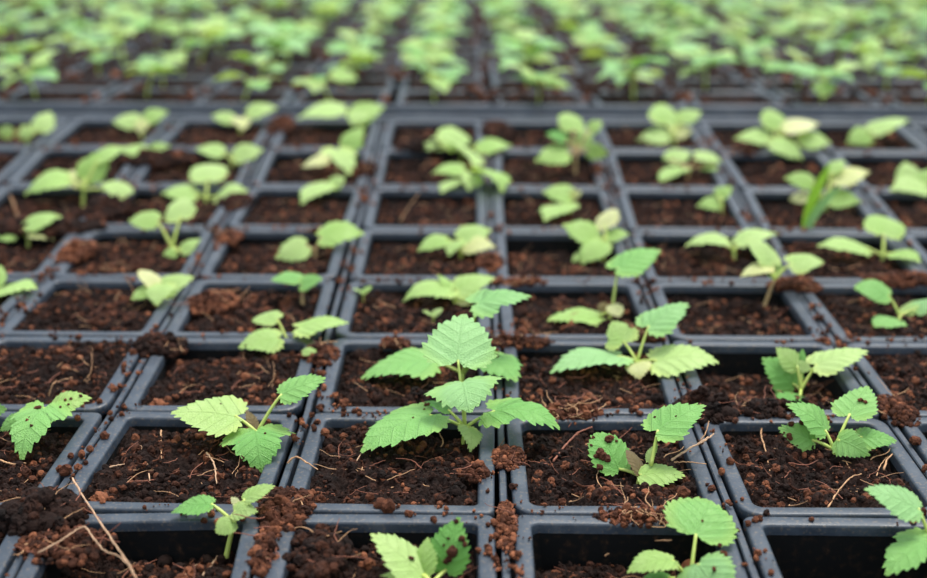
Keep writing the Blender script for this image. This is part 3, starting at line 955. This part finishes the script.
seedling((82, 205), (84, 190), [
    (67, 178, 26, 194, 17, dict(L=46, g=-.2, a=.16)),
    (84, 178, 110, 154, 26, dict(L=42, g=.5)),
    (98, 160, 124, 147, 13, dict(L=34)),
    (80, 186, 71, 170, 17, dict(c='y')),
    (128, 194, 101, 184, 17, dict(L=34, g=.2, b=-.010)),
], 'sprawling yellow-green seedling')
seedling((467, 196), (468, 184), [
    (463, 169, 433, 173, 12, dict(L=34, g=.2)),
    (457, 180, 442, 193, 14, dict(L=24, g=-.4)),
    (473, 174, 468, 190, 24, dict(L=26, g=-1)),
    (482, 173, 502, 192, 14, dict(L=34, g=-.4, a=.25)),
])
# ---- sixth row
seedling((462, 162), (460, 152), [
    (446, 143, 419, 148, 15, dict(L=32, g=.2)),
    (457, 150, 452, 127, 30, dict(L=34, g=1, s='round')),
    (463, 147, 474, 167, 21, dict(L=28, g=-1)),
    (478, 148, 511, 146, 14, dict(L=38)),
])
seedling((575, 178), (576, 155), [
    (567, 153, 536, 161, 21, dict(L=36, g=-.2)),
    (566, 139, 546, 134, 11, dict(c='d')),
    (573, 130, 567, 113, 23, dict(L=26, g=1, s='round')),
    (578, 147, 586, 131, 21, dict(L=24, g=1, s='round')),
    (588, 150, 608, 154, 19, dict(L=26, c='l')),
    (590, 130, 602, 121, 13, {}),
], brown=True)
seedling((776, 164), (776, 146), [
    (768, 137, 735, 139, 15, dict(L=38)),
    (775, 129, 772, 110, 24, dict(L=28, g=1, s='round')),
    (786, 130, 819, 124, 15, dict(L=38, c='y')),
    (800, 139, 830, 143, 18, dict(L=34)),
    (773, 142, 802, 159, 19, dict(L=38, g=-.4)),
])
seedling((686, 180), (690, 168), [
    (669, 160, 690, 152, 16, dict(L=26)),
    (682, 168, 660, 183, 16, dict(L=30, g=-.4)),
    (696, 156, 722, 162, 12, dict(L=30)),
    (716, 166, 699, 169, 10, {}),
], brown=True)
seedling((232, 170), (232, 160), [
    (222, 153, 196, 149, 13, dict(L=32)),
    (235, 157, 263, 150, 19, dict(L=34)),
])
seedling((336, 178), (338, 162), [
    (346, 148, 364, 127, 17, dict(L=32, g=.5)),
    (338, 150, 349, 174, 30, dict(L=34, g=-1, s='tri')),
    (328, 159, 302, 167, 11, dict(L=34, c='y')),
    (350, 149, 364, 143, 9, dict(c='d')),
], brown=True)
seedling((150, 168), (148, 158), [
    (146, 152, 120, 150, 12, dict(L=28)),
    (150, 152, 170, 146, 13, dict(L=26)),
])
# ---- seventh (last near) row
seedling((240, 136), (240, 124), [
    (232, 120, 212, 116, 13, dict(L=26)),
    (239, 118, 243, 130, 17, dict(L=20, g=-1, c='y')),
    (249, 113, 277, 108, 15, dict(L=32)),
])
seedling((362, 134), (360, 122), [
    (343, 108, 298, 119, 14, dict(L=48, g=-.2)),
    (353, 118, 384, 107, 22, dict(L=40, g=.4)),
    (360, 111, 353, 126, 19, dict(L=24, g=-1)),
])
seedling((676, 146), (674, 136), [
    (665, 123, 663, 104, 31, dict(L=34, g=1, s='lobed')),
    (681, 120, 701, 112, 15, {}),
    (668, 135, 637, 140, 16, dict(L=36)),
    (673, 134, 693, 130, 15, dict(c='y')),
])
seedling((26, 146), (28, 134), [
    (12, 133, -3, 131, 15, {}),
    (30, 129, 18, 139, 18, dict(L=24, g=-.6)),
    (41, 131, 50, 112, 21, dict(L=28, g=1)),
])
seedling((142, 140), (142, 126), [
    (138, 122, 113, 122, 16, dict(L=30)),
    (145, 119, 168, 112, 14, dict(L=30)),
    (143, 121, 140, 135, 13, dict(c='y')),
])
seedling((874, 148), (872, 138), [
    (868, 134, 847, 143, 20, dict(L=28, g=-.4)),
    (872, 131, 909, 120, 14, dict(L=42)),
])

# tiny sprouts
def sprout(px, py, h, desc):
    root = on_soil(px, py+6)
    dep = project(root)[2]; pxm = dep/F
    e = empty('sprout', root)
    top = Vector((0, 0, h*MM))
    Vt, Ft = tube(bezier((0, 0, -.002), (.0003, 0, h*MM*.5), top, 5), .0004, 6)
    obj('stem', mesh_np('stem', np.array([v[:] for v in Vt]), Ft, M_STEM), e)
    for a in (.5, 3.4):
        d = Vector((math.cos(a), math.sin(a), .5))
        make_leaf(root, root+top, d, Vector((0, 0, 1)), .0052, M_LIME, 'round', int(px)+int(a*10), dict(nt=5, K=4, per=3, tooth=.0), e, None)
    k = pot_at(root.x, root.y)
    tag(e, desc + ', ' + front_pots[k][2], 'sprout', 'tiny sprouts')
sprout(363, 297, 5, 'tiny lime sprout on bare soil')
sprout(433, 318, 4, 'tiny lime sprout near a seedling')

# the grass blade
root = on_soil(806, 238); dep = project(root)[2]
e = empty('grass_seedling', root)
tag(e, 'upright bright green grass shoot with two blades among seedlings at right', 'grass shoot')
def blade(pts_px, w_px, mat, ddep, name='blade'):
    n = 14
    P = catmull([np.array(at_depth(a, b, dep+ddep*k)) for k, (a, b) in enumerate(pts_px)], n)
    V, uv, Fc = [], [], []
    for k, p in enumerate(P):
        f = k/n
        w = w_px*dep/F/2*(.55+.9*f if f < .5 else 1.0*(1-((f-.5)/.5)**2)+.02)
        for q, s in enumerate((-1, 0, 1)):
            V.append(Vector(p) - root + Vector((s*w, -.35*abs(s)*w, .0)))
            uv.append((f, s*.3))
    for k in range(n):
        for q in range(2): Fc.append((3*k+q, 3*k+q+1, 3*k+q+4, 3*k+q+3))
    obj(name, mesh_np(name, np.array([v[:] for v in V]), Fc, mat, uv=np.array(uv)), e)
blade([(805, 240), (806, 222), (813, 196), (823, 176), (830, 162)], 11, M_GRASS, .0006)
blade([(806, 238), (810, 222), (820, 206), (832, 192), (842, 184)], 11, M_MINT, -.0005)

# ------------------------------------------------------------------ seedlings of the far tray
def variant(seed):
    rng = np.random.default_rng(seed)
    e = bpy.data.objects.new('seedling', None); e.empty_display_size = .01
    link(e)
    h = .007 + .008*rng.random()
    n = int(rng.integers(4, 7))
    lean = Vector((rng.normal()*.003, rng.normal()*.003, h))
    mb = MB()
    V, Fc = tube(bezier((0, 0, -.003), (0, 0, h*.5), lean, 6), .0010, 6); mb.add([v[:] for v in V], Fc)
    a0 = rng.random()*6.28
    leaves = []
    for k in range(n):
        a = a0 + 2*PI*k/n + rng.normal()*.25
        out = .003 + .006*rng.random()
        base = lean + Vector((math.cos(a)*out, math.sin(a)*out, .001+.010*rng.random()))
        V, Fc = tube(bezier(lean, (lean+base)/2+Vector((0, 0, .002)), base, 5), .0007, 6); mb.add([v[:] for v in V], Fc)
        L = .013 + .007*rng.random()
        d = Vector((math.cos(a), math.sin(a), rng.normal()*.22-.1))
        leaves.append((base, d, L, ('lobed', 'ovate', 'tri', 'round')[int(rng.integers(4))], (M_LEAF, M_MINT, M_LIME, M_MINT, M_LIME)[int(rng.integers(5))]))
    obj('stem', mb.mesh('stem', [M_STEM]), e)
    for q, (base, d, L, shp, mt) in enumerate(leaves):
        make_leaf(Vector((0, 0, 0)), base, d, Vector((rng.normal()*.15, rng.normal()*.15-.12, 1)), L, mt, shp, seed*10+q, dict(nt=6, K=4, per=4, arch=.12), e, None)
    return e
VARS = [variant(300+k) for k in range(9)]
used = set()
def copy_tree(src):
    c = src.copy(); COL.objects.link(c)
    for ch in src.children:
        d = ch.copy(); COL.objects.link(d); d.parent = c
    return c
rng = np.random.default_rng(8)
for (j, k, loc, lv, where) in far_cells:
    if rng.random() < .10: continue
    vi = int(rng.integers(len(VARS)))
    o = VARS[vi] if vi not in used else copy_tree(VARS[vi])
    used.add(vi)
    p = FM @ Vector((loc.x - .006 + rng.normal()*.0035, loc.y + rng.normal()*.007, lv + .0005))
    o.location = p
    o.rotation_euler = (0, 0, rng.random()*6.28)
    s = .95 + .45*rng.random()
    o.scale = (s, s, s)
    tag(o, 'blurred green seedling in the ' + where, 'seedling', 'seedlings in the far tray')
for vi, v in enumerate(VARS):
    if vi not in used:
        for ch in list(v.children): bpy.data.objects.remove(ch)
        bpy.data.objects.remove(v)

# ------------------------------------------------------------------ spilled soil: heaps on the rims
def heap(px, py, rx, ry, hmm, n, tint, label, seed, fib=10, rmax=1.7):
    """rx along the picture, ry depth, both in mm"""
    rng = np.random.default_rng(seed)
    n = int(n*1.7)
    rmax = .4 + (rmax-.4)*.8
    c = on_surface(px, py, .001)
    mb = MB()
    for k in range(n):
        a = rng.random()*6.28; r = math.sqrt(rng.random())
        x = c.x + math.cos(a)*r*rx*MM; y = c.y + math.sin(a)*r*ry*MM
        top = hmm*(1-r*r)
        z = zs(y) + (rng.random()**.8*top - .3)*MM
        s = (.4 + (rmax-.4)*rng.random()**1.8)*(1.15-.45*r)*MM
        t = np.clip(tint + rng.normal()*.13, .1, 1.0)
        lump(mb, (x, y, z), s, rng, 3 if s > 1.2*MM else (2 if s > .6*MM else 1), t)
    # a lumpy core so that the heap stands on the rim
    for k in range(max(3, int(rx*ry/9))):
        a = rng.random()*6.28; r = math.sqrt(rng.random())*.7
        lump(mb, (c.x+math.cos(a)*r*rx*MM, c.y+math.sin(a)*r*ry*MM, zs(c.y)+(hmm*.25*(1-r*r)-.4)*MM), max(1.1, hmm*.36)*MM, rng, 3, np.clip(tint-.08, .1, 1))
    for k in range(fib):
        a = rng.random()*6.28; r = math.sqrt(rng.random())*.9
        fibre(mb, (c.x+math.cos(a)*r*rx*MM, c.y+math.sin(a)*r*ry*MM, zs(c.y)+hmm*(1-r*r)*.9*MM), (4+8*rng.random())*MM, (.12+.12*rng.random())*MM, rng, 1 if rng.random() < .5 else 2, .4)
    o = obj('soil_heap', mb.mesh('soil_heap', [M_SOIL, M_FIB, M_FIBR], False))
    tag(o, label, 'soil heap', None, 'stuff')

heap(42, 512, 14, 13, 7, 130, .36, 'large dark soil heap over the rim crossing at lower left', 1, 14, 2.6)
heap(66, 542, 15, 11, 2.6, 130, .62, 'reddish soil clods spilling beside the long twig at lower left', 2, 16, 1.5)
heap(160, 345, 12, 9, 5, 90, .36, 'dark soil heap over the rim crossing left of the upright seedling', 3, 8, 2.2)
heap(285, 506, 9, 14, 4, 110, .56, 'brown soil heap across rims right of the small bent seedling', 4, 14, 2.0)
heap(266, 545, 4, 14, 2.5, 70, .70, 'reddish crumb strip on rim beside the small bent seedling', 5, 6, 1.5)
heap(318, 548, 9, 14, 2.5, 90, .44, 'dark soil mound left inside front pot of crumb-dusted seedling', 6, 8, 2.0)
heap(509, 455, 6, 9, 2.4, 120, .72, 'reddish crumbs on rim seam right of the tallest seedling', 7, 4, 1.1)
heap(507, 522, 3.2, 16, 1.6, 110, .74, 'reddish crumbs filling the rim crossing at lower centre', 8, 2, 1.0)
heap(476, 470, 4, 5, 3.5, 60, .62, 'brown clod on left rim below the tallest seedling', 9, 4, 1.6)
heap(572, 410, 11, 6, 5, 110, .70, 'fibrous reddish heap on rim right of the tallest seedling', 10, 28, 1.5)
heap(705, 408, 12, 10, 6.5, 110, .36, 'dark soil heap over rim behind the crumb-covered folded leaf', 11, 8, 2.8)
heap(768, 408, 12, 7, 4, 80, .34, 'dark soil heap bridging rims left of the crumbed seedling', 12, 8, 2.0)
heap(645, 335, 8, 6, 6, 90, .66, 'reddish heap behind the seedling with one yellowing leaf', 13, 12, 1.5)
heap(520, 340, 14, 6, 3.5, 100, .62, 'reddish heap on rim seam behind the tallest seedling', 14, 10, 1.5)
heap(395, 341, 6, 5, 3, 50, .66, 'red-brown heap on rim seam left behind the tallest seedling', 15, 6, 1.5)
heap(320, 352, 8, 9, 3.5, 90, .58, 'brown heap right of the upright four-leaved seedling', 16, 8, 1.6)
heap(640, 514, 14, 5, 3.2, 120, .68, 'reddish coir heap on rims left of the large-leaved seedling', 17, 34, 1.3)
heap(898, 408, 7, 14, 2.6, 120, .66, 'reddish crumbs on rim seam right of the five-leaved crumbed seedling', 18, 6, 1.4)
heap(212, 300, 12, 14, 3.5, 130, .74, 'reddish heap on rims right of the brown-spotted leaf', 19, 10, 1.6)
heap(78, 250, 10, 16, 5, 130, .78, 'orange-brown heap on the rim corner at far left', 20, 6, 1.6)
heap(490, 260, 7, 12, 4, 90, .76, 'reddish heap on rim seam at upper centre', 21, 6, 1.5)
heap(520, 280, 14, 4, 2.5, 70, .70, 'reddish strip of coir along rim at upper centre', 22, 8, 1.4)
heap(795, 284, 13, 9, 4.5, 120, .72, 'brown heap on rims right of the brown-stemmed seedling', 23, 6, 1.6)
heap(905, 280, 20, 8, 5, 140, .68, 'brown heap spread over rims near the right frame edge', 24, 6, 1.6)
heap(160, 158, 26, 14, 4.5, 170, .40, 'dark soil over rims in the upper left', 25, 4, 2.8)
heap(280, 124, 9, 24, 2.6, 110, .60, 'red-brown soil on last rims at upper left', 26, 2, 2.4)
heap(365, 168, 9, 14, 3, 70, .58, 'brown soil on the rim seam at upper left of centre', 27, 4, 1.8)
heap(497, 130, 10, 24, 4.5, 140, .45, 'dark soil over last rims at upper centre', 28, 4, 2.6)
heap(597, 168, 3, 8, 3, 40, .68, 'reddish crumbs on rims at upper right of centre', 29, 2, 1.6)

heap(38, 226, 36, 10, 3.4, 230, .36, 'broad dark soil spill burying the rims at the far left', 30, 8, 3.2)
heap(106, 206, 12, 22, 3.5, 150, .38, 'dark soil ridge over the rim seam at the far left', 38, 6, 3.0)
heap(437, 147, 28, 10, 5, 190, .36, 'dark soil hiding the rim between two pots at upper centre', 31, 4, 3.0)
heap(100, 268, 12, 6, 2.6, 50, .60, 'small reddish spill on the rim left of the brown-spotted leaf', 32, 4, 1.5)
heap(228, 235, 8, 12, 2.6, 70, .76, 'red-brown spill on the rim beside two tall stalks', 33, 6, 1.4)
heap(330, 229, 14, 4, 2.2, 60, .66, 'reddish soil line on the rim at left of centre', 34, 6, 1.3)
heap(236, 200, 10, 14, 2.2, 90, .42, 'brown soil over the rim crossing among upper left seedlings', 35, 4, 1.8)
heap(555, 410, 5, 4, 2.5, 40, .70, 'small fibrous clump on the rim beside the fibrous heap', 36, 18, 1.2)
heap(745, 150, 10, 6, 2.4, 40, .60, 'brown soil on the rim at upper right', 37, 4, 1.6)

# loose crumbs on the rims
rng = np.random.default_rng(31)
mbr = {}
def crumb_at(px, py, r=None, t=None):
    p = on_surface(px, py, .0003)
    r = r or (.18 + .65*rng.random()**2.6)*MM
    mb = mbr.setdefault(max(0, min(7, int((p.y-ROWY[-1])/SY))), MB())
    lump(mb, (p.x, p.y, p.z+r*.35), r, rng, 2 if r > .6*MM else 1, t or np.clip(.74+rng.normal()*.15, .3, 1))
for k in range(3200):
    # on a seam line
    if rng.random() < .5:
        i = int(rng.integers(-3, 4)); f = rng.random()**1.2*7.5-.8
        j = int(math.floor(f)); a, b = seam_xy(i, j), seam_xy(i, j+1)
        q = f-j
        x = a[0]*(1-q)+b[0]*q + rng.normal()*.0038; y = a[1]*(1-q)+b[1]*q
    else:
        j = int(rng.integers(0, 7)); x = rng.uniform(-.28, .32); y = ROWY[j]+rng.normal()*.0035
    z = zs(y)
    px, py, _ = project((x, y, z))
    if not (-20 < px < 947 and py < 600): continue
    if math.sin(x*61+1.3)*math.sin(y*43+x*17) + rng.normal()*.45 < .05: continue
    n = 2 if rng.random() < .6 else 4
    for _ in range(n):
        crumb_at(px+rng.normal()*2.5, py+rng.normal()*1.5)
for px, py, r in ((66, 472, 2.2), (105, 437, 1.8), (82, 455, 1.6), (90, 450, 1.5), (488, 549, 1.4), (496, 536, 1.0), (344, 403, 2.0), (325, 433, 1.6), (712, 489, 1.4), (730, 462, 1.5), (746, 458, 1.2),
                  (683, 494, 2.3), (640, 414, 1.5), (634, 410, 1.4), (114, 390, 1.6), (124, 366, 1.6), (133, 353, 1.8), (60, 470, 1.5), (78, 468, 1.4), (915, 442, 2.2), (905, 420, 1.6), (370, 498, 1.6), (388, 508, 2.4), (380, 505, 2.0), (755, 520, 1.2), (748, 524, 1.2), (760, 519, 1.1)):
    crumb_at(px, py, r*MM*.62, .74)
for q in sorted(mbr):
    o = obj('soil_crumbs', mbr[q].mesh('soil_crumbs', [M_SOIL], False))
    tag(o, 'loose red-brown crumbs scattered along rims, %s pot row from front' % ORD[q], 'soil crumbs', 'crumbs on the near rims', 'stuff')

# crumbs lying on leaves (seen on a few leaves)
mb = MB()
dg = None
def leaf_crumbs(pts, seed, label):
    rng = np.random.default_rng(seed)
    bpy.context.view_layer.update()
    dg = bpy.context.evaluated_depsgraph_get()
    mb = MB(); got = 0
    for px, py, r in pts:
        d = ray(px, py).normalized()
        hit, loc, nor, fi, ob, mx = SC.ray_cast(dg, CAM, d)
        if hit and ob.name.startswith('leaf'):
            if nor.dot(d) > 0: nor = -nor
            c = loc + nor*r*MM*.35
            for q in range(2 if r > .7 else 1):
                lump(mb, c + Vector(rng.normal(size=3)*r*.5*MM), r*MM*(1-.3*q), rng, 2, .58+.2*rng.random()); got += 1
    if got:
        o = obj('soil_crumbs', mb.mesh('soil_crumbs', [M_SOIL], False))
        tag(o, label, 'soil crumbs', None, 'stuff')
leaf_crumbs([(608, 441, .9), (611, 440, .8), (600, 452, 1.0), (603, 456, 1.1), (605, 459, 1.0), (599, 466, .8), (600, 475, 1.2), (612, 477, 1.2), (594, 438, .5), (592, 445, .4), (596, 455, .8), (615, 441, .4)], 1, 'soil crumbs lying on the folded leaf left of the straw')
leaf_crumbs([(456, 521, .5), (453, 550, 1.1), (447, 560, .9), (460, 540, .7), (465, 544, .6), (466, 532, .5), (474, 560, .6), (411, 557, .7), (449, 538, .3), (444, 545, .3)], 2, 'soil crumbs on the bottom-centre seedling leaves')
leaf_crumbs([(38, 407, .6), (36, 408, .5), (26, 420, .4), (31, 426, .4), (66, 400, .4), (60, 407, .4), (71, 398, .4), (80, 396, .4), (68, 405, .3), (29, 417, .3)], 3, 'soil specks on the jagged drooping leaves at left')
leaf_crumbs([(798, 419, .7), (803, 424, .8), (792, 424, .7), (791, 437, .8), (861, 401, .7), (865, 403, .6), (796, 417, .5), (785, 433, .3), (797, 446, .3)], 4, 'soil crumbs on the five-leaved crumbed seedling at right')
leaf_crumbs([(720, 545, .5), (715, 570, .5), (702, 521, .3), (655, 417, .3), (677, 416, .3), (429, 404, .4), (413, 418, .3), (424, 409, .3), (427, 405, .5), (497, 357, .6), (220, 404, .3), (265, 434, .3)], 5, 'single soil specks on several front leaves')

# soil spilled over the far pots' rims, row by row
rng = np.random.default_rng(91)
for j in range(FARROWS):
    mb = MB()
    for k in range(620):
        if rng.random() < .6:
            x = FX0 + SX*int(rng.integers(-10, 10)) + rng.normal()*.0048; y = .0095 + SY*(j+.9*rng.random())
        else:
            x = rng.uniform(-.6, .6); y = .0055 + SY*(j+.955) + rng.normal()*.0015
        if math.sin(x*37)*math.sin(y*29+x*11) + rng.normal()*.4 < -.1: continue
        r = (.8+2.0*rng.random()**2)*MM
        lump(mb, FM @ Vector((x, y, .0002+r*.3)), r, rng, 1, np.clip(.56+rng.normal()*.16, .2, .95))
    o = obj('soil_crumbs', mb.mesh('soil_crumbs', [M_SOIL], False))
    tag(o, 'brown soil crumbs spilled on the rims, far tray, %s row back' % ORD[j], 'soil crumbs', 'crumbs on the far rims', 'stuff')

# ------------------------------------------------------------------ twigs, straws and root fibres
def strand(name, pts_px, r_mm, mat, label, cat, lift=1.0, group=None, surf='soil'):
    P = []
    for k, q in enumerate(pts_px):
        dz = (q[2] if len(q) > 2 else lift)*MM
        P.append(np.array(on_soil(q[0], q[1], dz) if surf == 'soil' else on_surface(q[0], q[1], dz)))
    n = 8*(len(P)-1)
    C = catmull(P, n)
    root = Vector(C[0])
    rg = np.random.default_rng(int(pts_px[0][0]*7+pts_px[0][1]))
    V, Fc = tube([Vector(c)-root + Vector(rg.normal(size=3)*.08*MM) for c in C], [r_mm*MM*(1-.45*k/n)*(1+.12*rg.normal()) for k in range(n+1)], 7)
    o = obj(name, mesh_np(name, np.array([v[:] for v in V]), Fc, mat), None, root)
    tag(o, label, cat, group)
G = 'twigs and roots on the soil'
strand('dry_twig', [(72, 478, 2), (90, 507, 5), (112, 540, 6), (126, 560, 5), (140, 584, 4)], .32, M_STRAW, 'long curved dry twig crossing the lower left corner', 'twig', group=G, surf='rim')
strand('dry_twig', [(38, 553, 2), (62, 540, 4), (83, 527, 6), (92, 536, 5), (104, 550, 4), (120, 557, 5), (134, 572, 4)], .28, M_STRAW, 'thin angled twig below the long curved twig', 'twig', group=G, surf='rim')
strand('straw', [(672, 460, 4), (690, 448, 3.5), (704, 441, 2.5), (714, 434, 3)], .40, M_STRAW, 'pale straw across rim beside the crumb-covered folded leaf', 'straw', group=G, surf='rim')
strand('straw', [(673, 459, 4), (694, 446, 4.2), (708, 437, 4.2)], .30, M_STRAW, 'thinner straw lying along the pale straw', 'straw', group=G, surf='rim')
strand('root_fibre', [(674, 462, 2), (688, 462, 1.5), (706, 464, 1)], .25, M_FIB, 'short brown fibre lying just below the pale straw', 'root fibre', group=G, surf='rim')
strand('root_fibre', [(700, 441, 2), (706, 432, 4), (709, 421, 5)], .22, M_FIB, 'upright brown fibre rising beside the pale straw', 'root fibre', group=G, surf='rim')
strand('root_fibre', [(553, 462, 1), (565, 446, 3), (578, 433, 4), (592, 427, 3)], .42, M_FIBR, 'red-brown root arching from soil right of the tallest seedling', 'root fibre', group=G)
strand('root_fibre', [(764, 424, 2), (761, 434, 1.4), (766, 452, 1.2), (771, 476, 1)], .30, M_FIB, 'wavy brown root hanging left of the five-leaved crumbed seedling', 'root fibre', group=G)
strand('root_fibre', [(884, 470, 1), (888, 458, 3), (900, 450, 2)], .35, M_FIB, 'curled root against the rim at right', 'root fibre', group=G)
strand('root_fibre', [(828, 508, 1), (836, 494, 2), (850, 478, 2), (862, 474, 1)], .30, M_FIB, 'arched fibre behind the cut-off leaf at lower right', 'root fibre', group=G)
strand('root_fibre', [(140, 446, 1.5), (146, 456, 1.2), (150, 481, 1)], .36, M_STRAW, 'pale root left below the spread pale leaves', 'root fibre', group=G)
strand('root_fibre', [(207, 453, 1.5), (214, 464, 1.2), (217, 484, 1)], .33, M_STRAW, 'pale curved root right below the spread pale leaves', 'root fibre', group=G)
strand('root_fibre', [(107, 468, 1), (125, 464, 1.4)], .32, M_STRAW, 'short pale root lying near the left rim', 'root fibre', group=G)
strand('root_fibre', [(161, 430, 1), (161, 452, 1.5), (162, 462, 1)], .28, M_FIB, 'upright brown root below the leftmost spread leaf', 'root fibre', group=G)
strand('root_fibre', [(351, 469, 1), (356, 462, 1.6), (361, 454, 1.4)], .26, M_STRAW, 'pale root left below the tallest seedling', 'root fibre', group=G)
strand('root_fibre', [(0, 460, 1), (12, 464, 1.4), (26, 463, 1)], .36, M_FIB, 'brown root below the jagged drooping leaves', 'root fibre', group=G)
strand('root_fibre', [(287, 463, 1), (296, 457, 3), (306, 462, 2), (318, 470, 1)], .36, M_FIB, 'bent brown root over the rim left of the tallest seedling', 'root fibre', group=G, surf='rim')
strand('root_fibre', [(600, 466, 1.6), (597, 478, 1.2), (603, 490, .8)], .20, M_FIB, 'thin root under the crumb-covered folded leaf', 'root fibre', group=G)
strand('root_fibre', [(605, 556, 2), (625, 544, 4), (648, 541, 5), (671, 540, 3)], .36, M_FIB, 'curved root against the black wall at lower right centre', 'root fibre', group=G)
strand('root_fibre', [(203, 576, 1), (214, 562, 1.6), (220, 552, 1)], .5, M_STRAW, 'pale root at the foot of the small bent seedling', 'root fibre', group=G)
strand('root_fibre', [(183, 579, 1), (188, 570, 2), (196, 565, 1)], .45, M_STRAW, 'pale hooked root at the bottom left edge', 'root fibre', group=G)
strand('root_fibre', [(400, 222, 1), (408, 208, 8), (419, 193, 16)], .55, M_FIB, 'slanting brown twig in the upper middle', 'root fibre', group=G, surf='rim')
strand('root_fibre', [(8, 190, 2), (14, 205, 2), (20, 224, 1)], .55, M_FIB, 'brown root at the upper left edge', 'root fibre', group=G)
strand('root_fibre', [(49, 396, 2), (52, 386, 6), (57, 380, 8)], .32, M_FIB, 'reddish fibre standing behind the jagged drooping leaves', 'root fibre', group=G)
strand('root_fibre', [(876, 477, 1), (880, 466, 1.5), (888, 456, 1)], .22, M_FIB, 'fine root below the five-leaved crumbed seedling', 'root fibre', group=G)

# ------------------------------------------------------------------ camera
cam = bpy.data.cameras.new('camera')
cam.sensor_width = 36; cam.lens = F*36/927
cam.clip_start = .01; cam.clip_end = 60
co = bpy.data.objects.new('camera', cam); COL.objects.link(co)
co.matrix_world = Matrix.Translation(CAM) @ Matrix.Rotation(PI/2-TH, 4, 'X') @ Matrix.Rotation(ROLL, 4, 'Z')
cam.dof.use_dof = True
cam.dof.focus_distance = project(on_surface(463, 440, .01))[2]
cam.dof.aperture_fstop = 8.0
cam.dof.aperture_blades = 0
SC.camera = co

# ------------------------------------------------------------------ daylight through a greenhouse roof: soft bright sky, a broad sun
w = bpy.data.worlds.new('world'); SC.world = w; w.use_nodes = True
nt = w.node_tree; N, L = nt.nodes, nt.links; N.clear()
out = nd(N, 'ShaderNodeOutputWorld'); bg = nd(N, 'ShaderNodeBackground', inp={'Strength': 1.0})
tc = nd(N, 'ShaderNodeTexCoord'); sp = nd(N, 'ShaderNodeSeparateXYZ'); L.new(tc.outputs['Generated'], sp.inputs[0])
r = ramp(N, [(0., (.08, .09, .09)), (.5, (.22, .27, .30)), (.60, (.52, .64, .78)), (.68, (.80, .93, 1.08)), (.8, (1.05, 1.15, 1.26)), (1., (1.2, 1.23, 1.26))])
mr = nd(N, 'ShaderNodeMapRange', inp={1: -1., 2: 1., 3: 0., 4: 1.}); L.new(sp.outputs[2], mr.inputs[0]); L.new(mr.outputs[0], r.inputs[0])
L.new(r.outputs[0], bg.inputs[0]); L.new(bg.outputs[0], out.inputs[0])
sd = bpy.data.lights.new('sun', 'SUN'); sd.energy = 3.9; sd.angle = math.radians(26); sd.color = (1., .97, .92)
so = bpy.data.objects.new('sun', sd); COL.objects.link(so); so.location = (0, .5, 2)
so.rotation_euler = Vector((-.25, -.38, -1)).to_track_quat('-Z', 'Y').to_euler()

vs = SC.view_settings
vs.view_transform = 'Standard'; vs.look = 'None'; vs.gamma = 1; vs.exposure = 0.3; vs.use_curve_mapping = False
SC.cycles.use_denoising = True
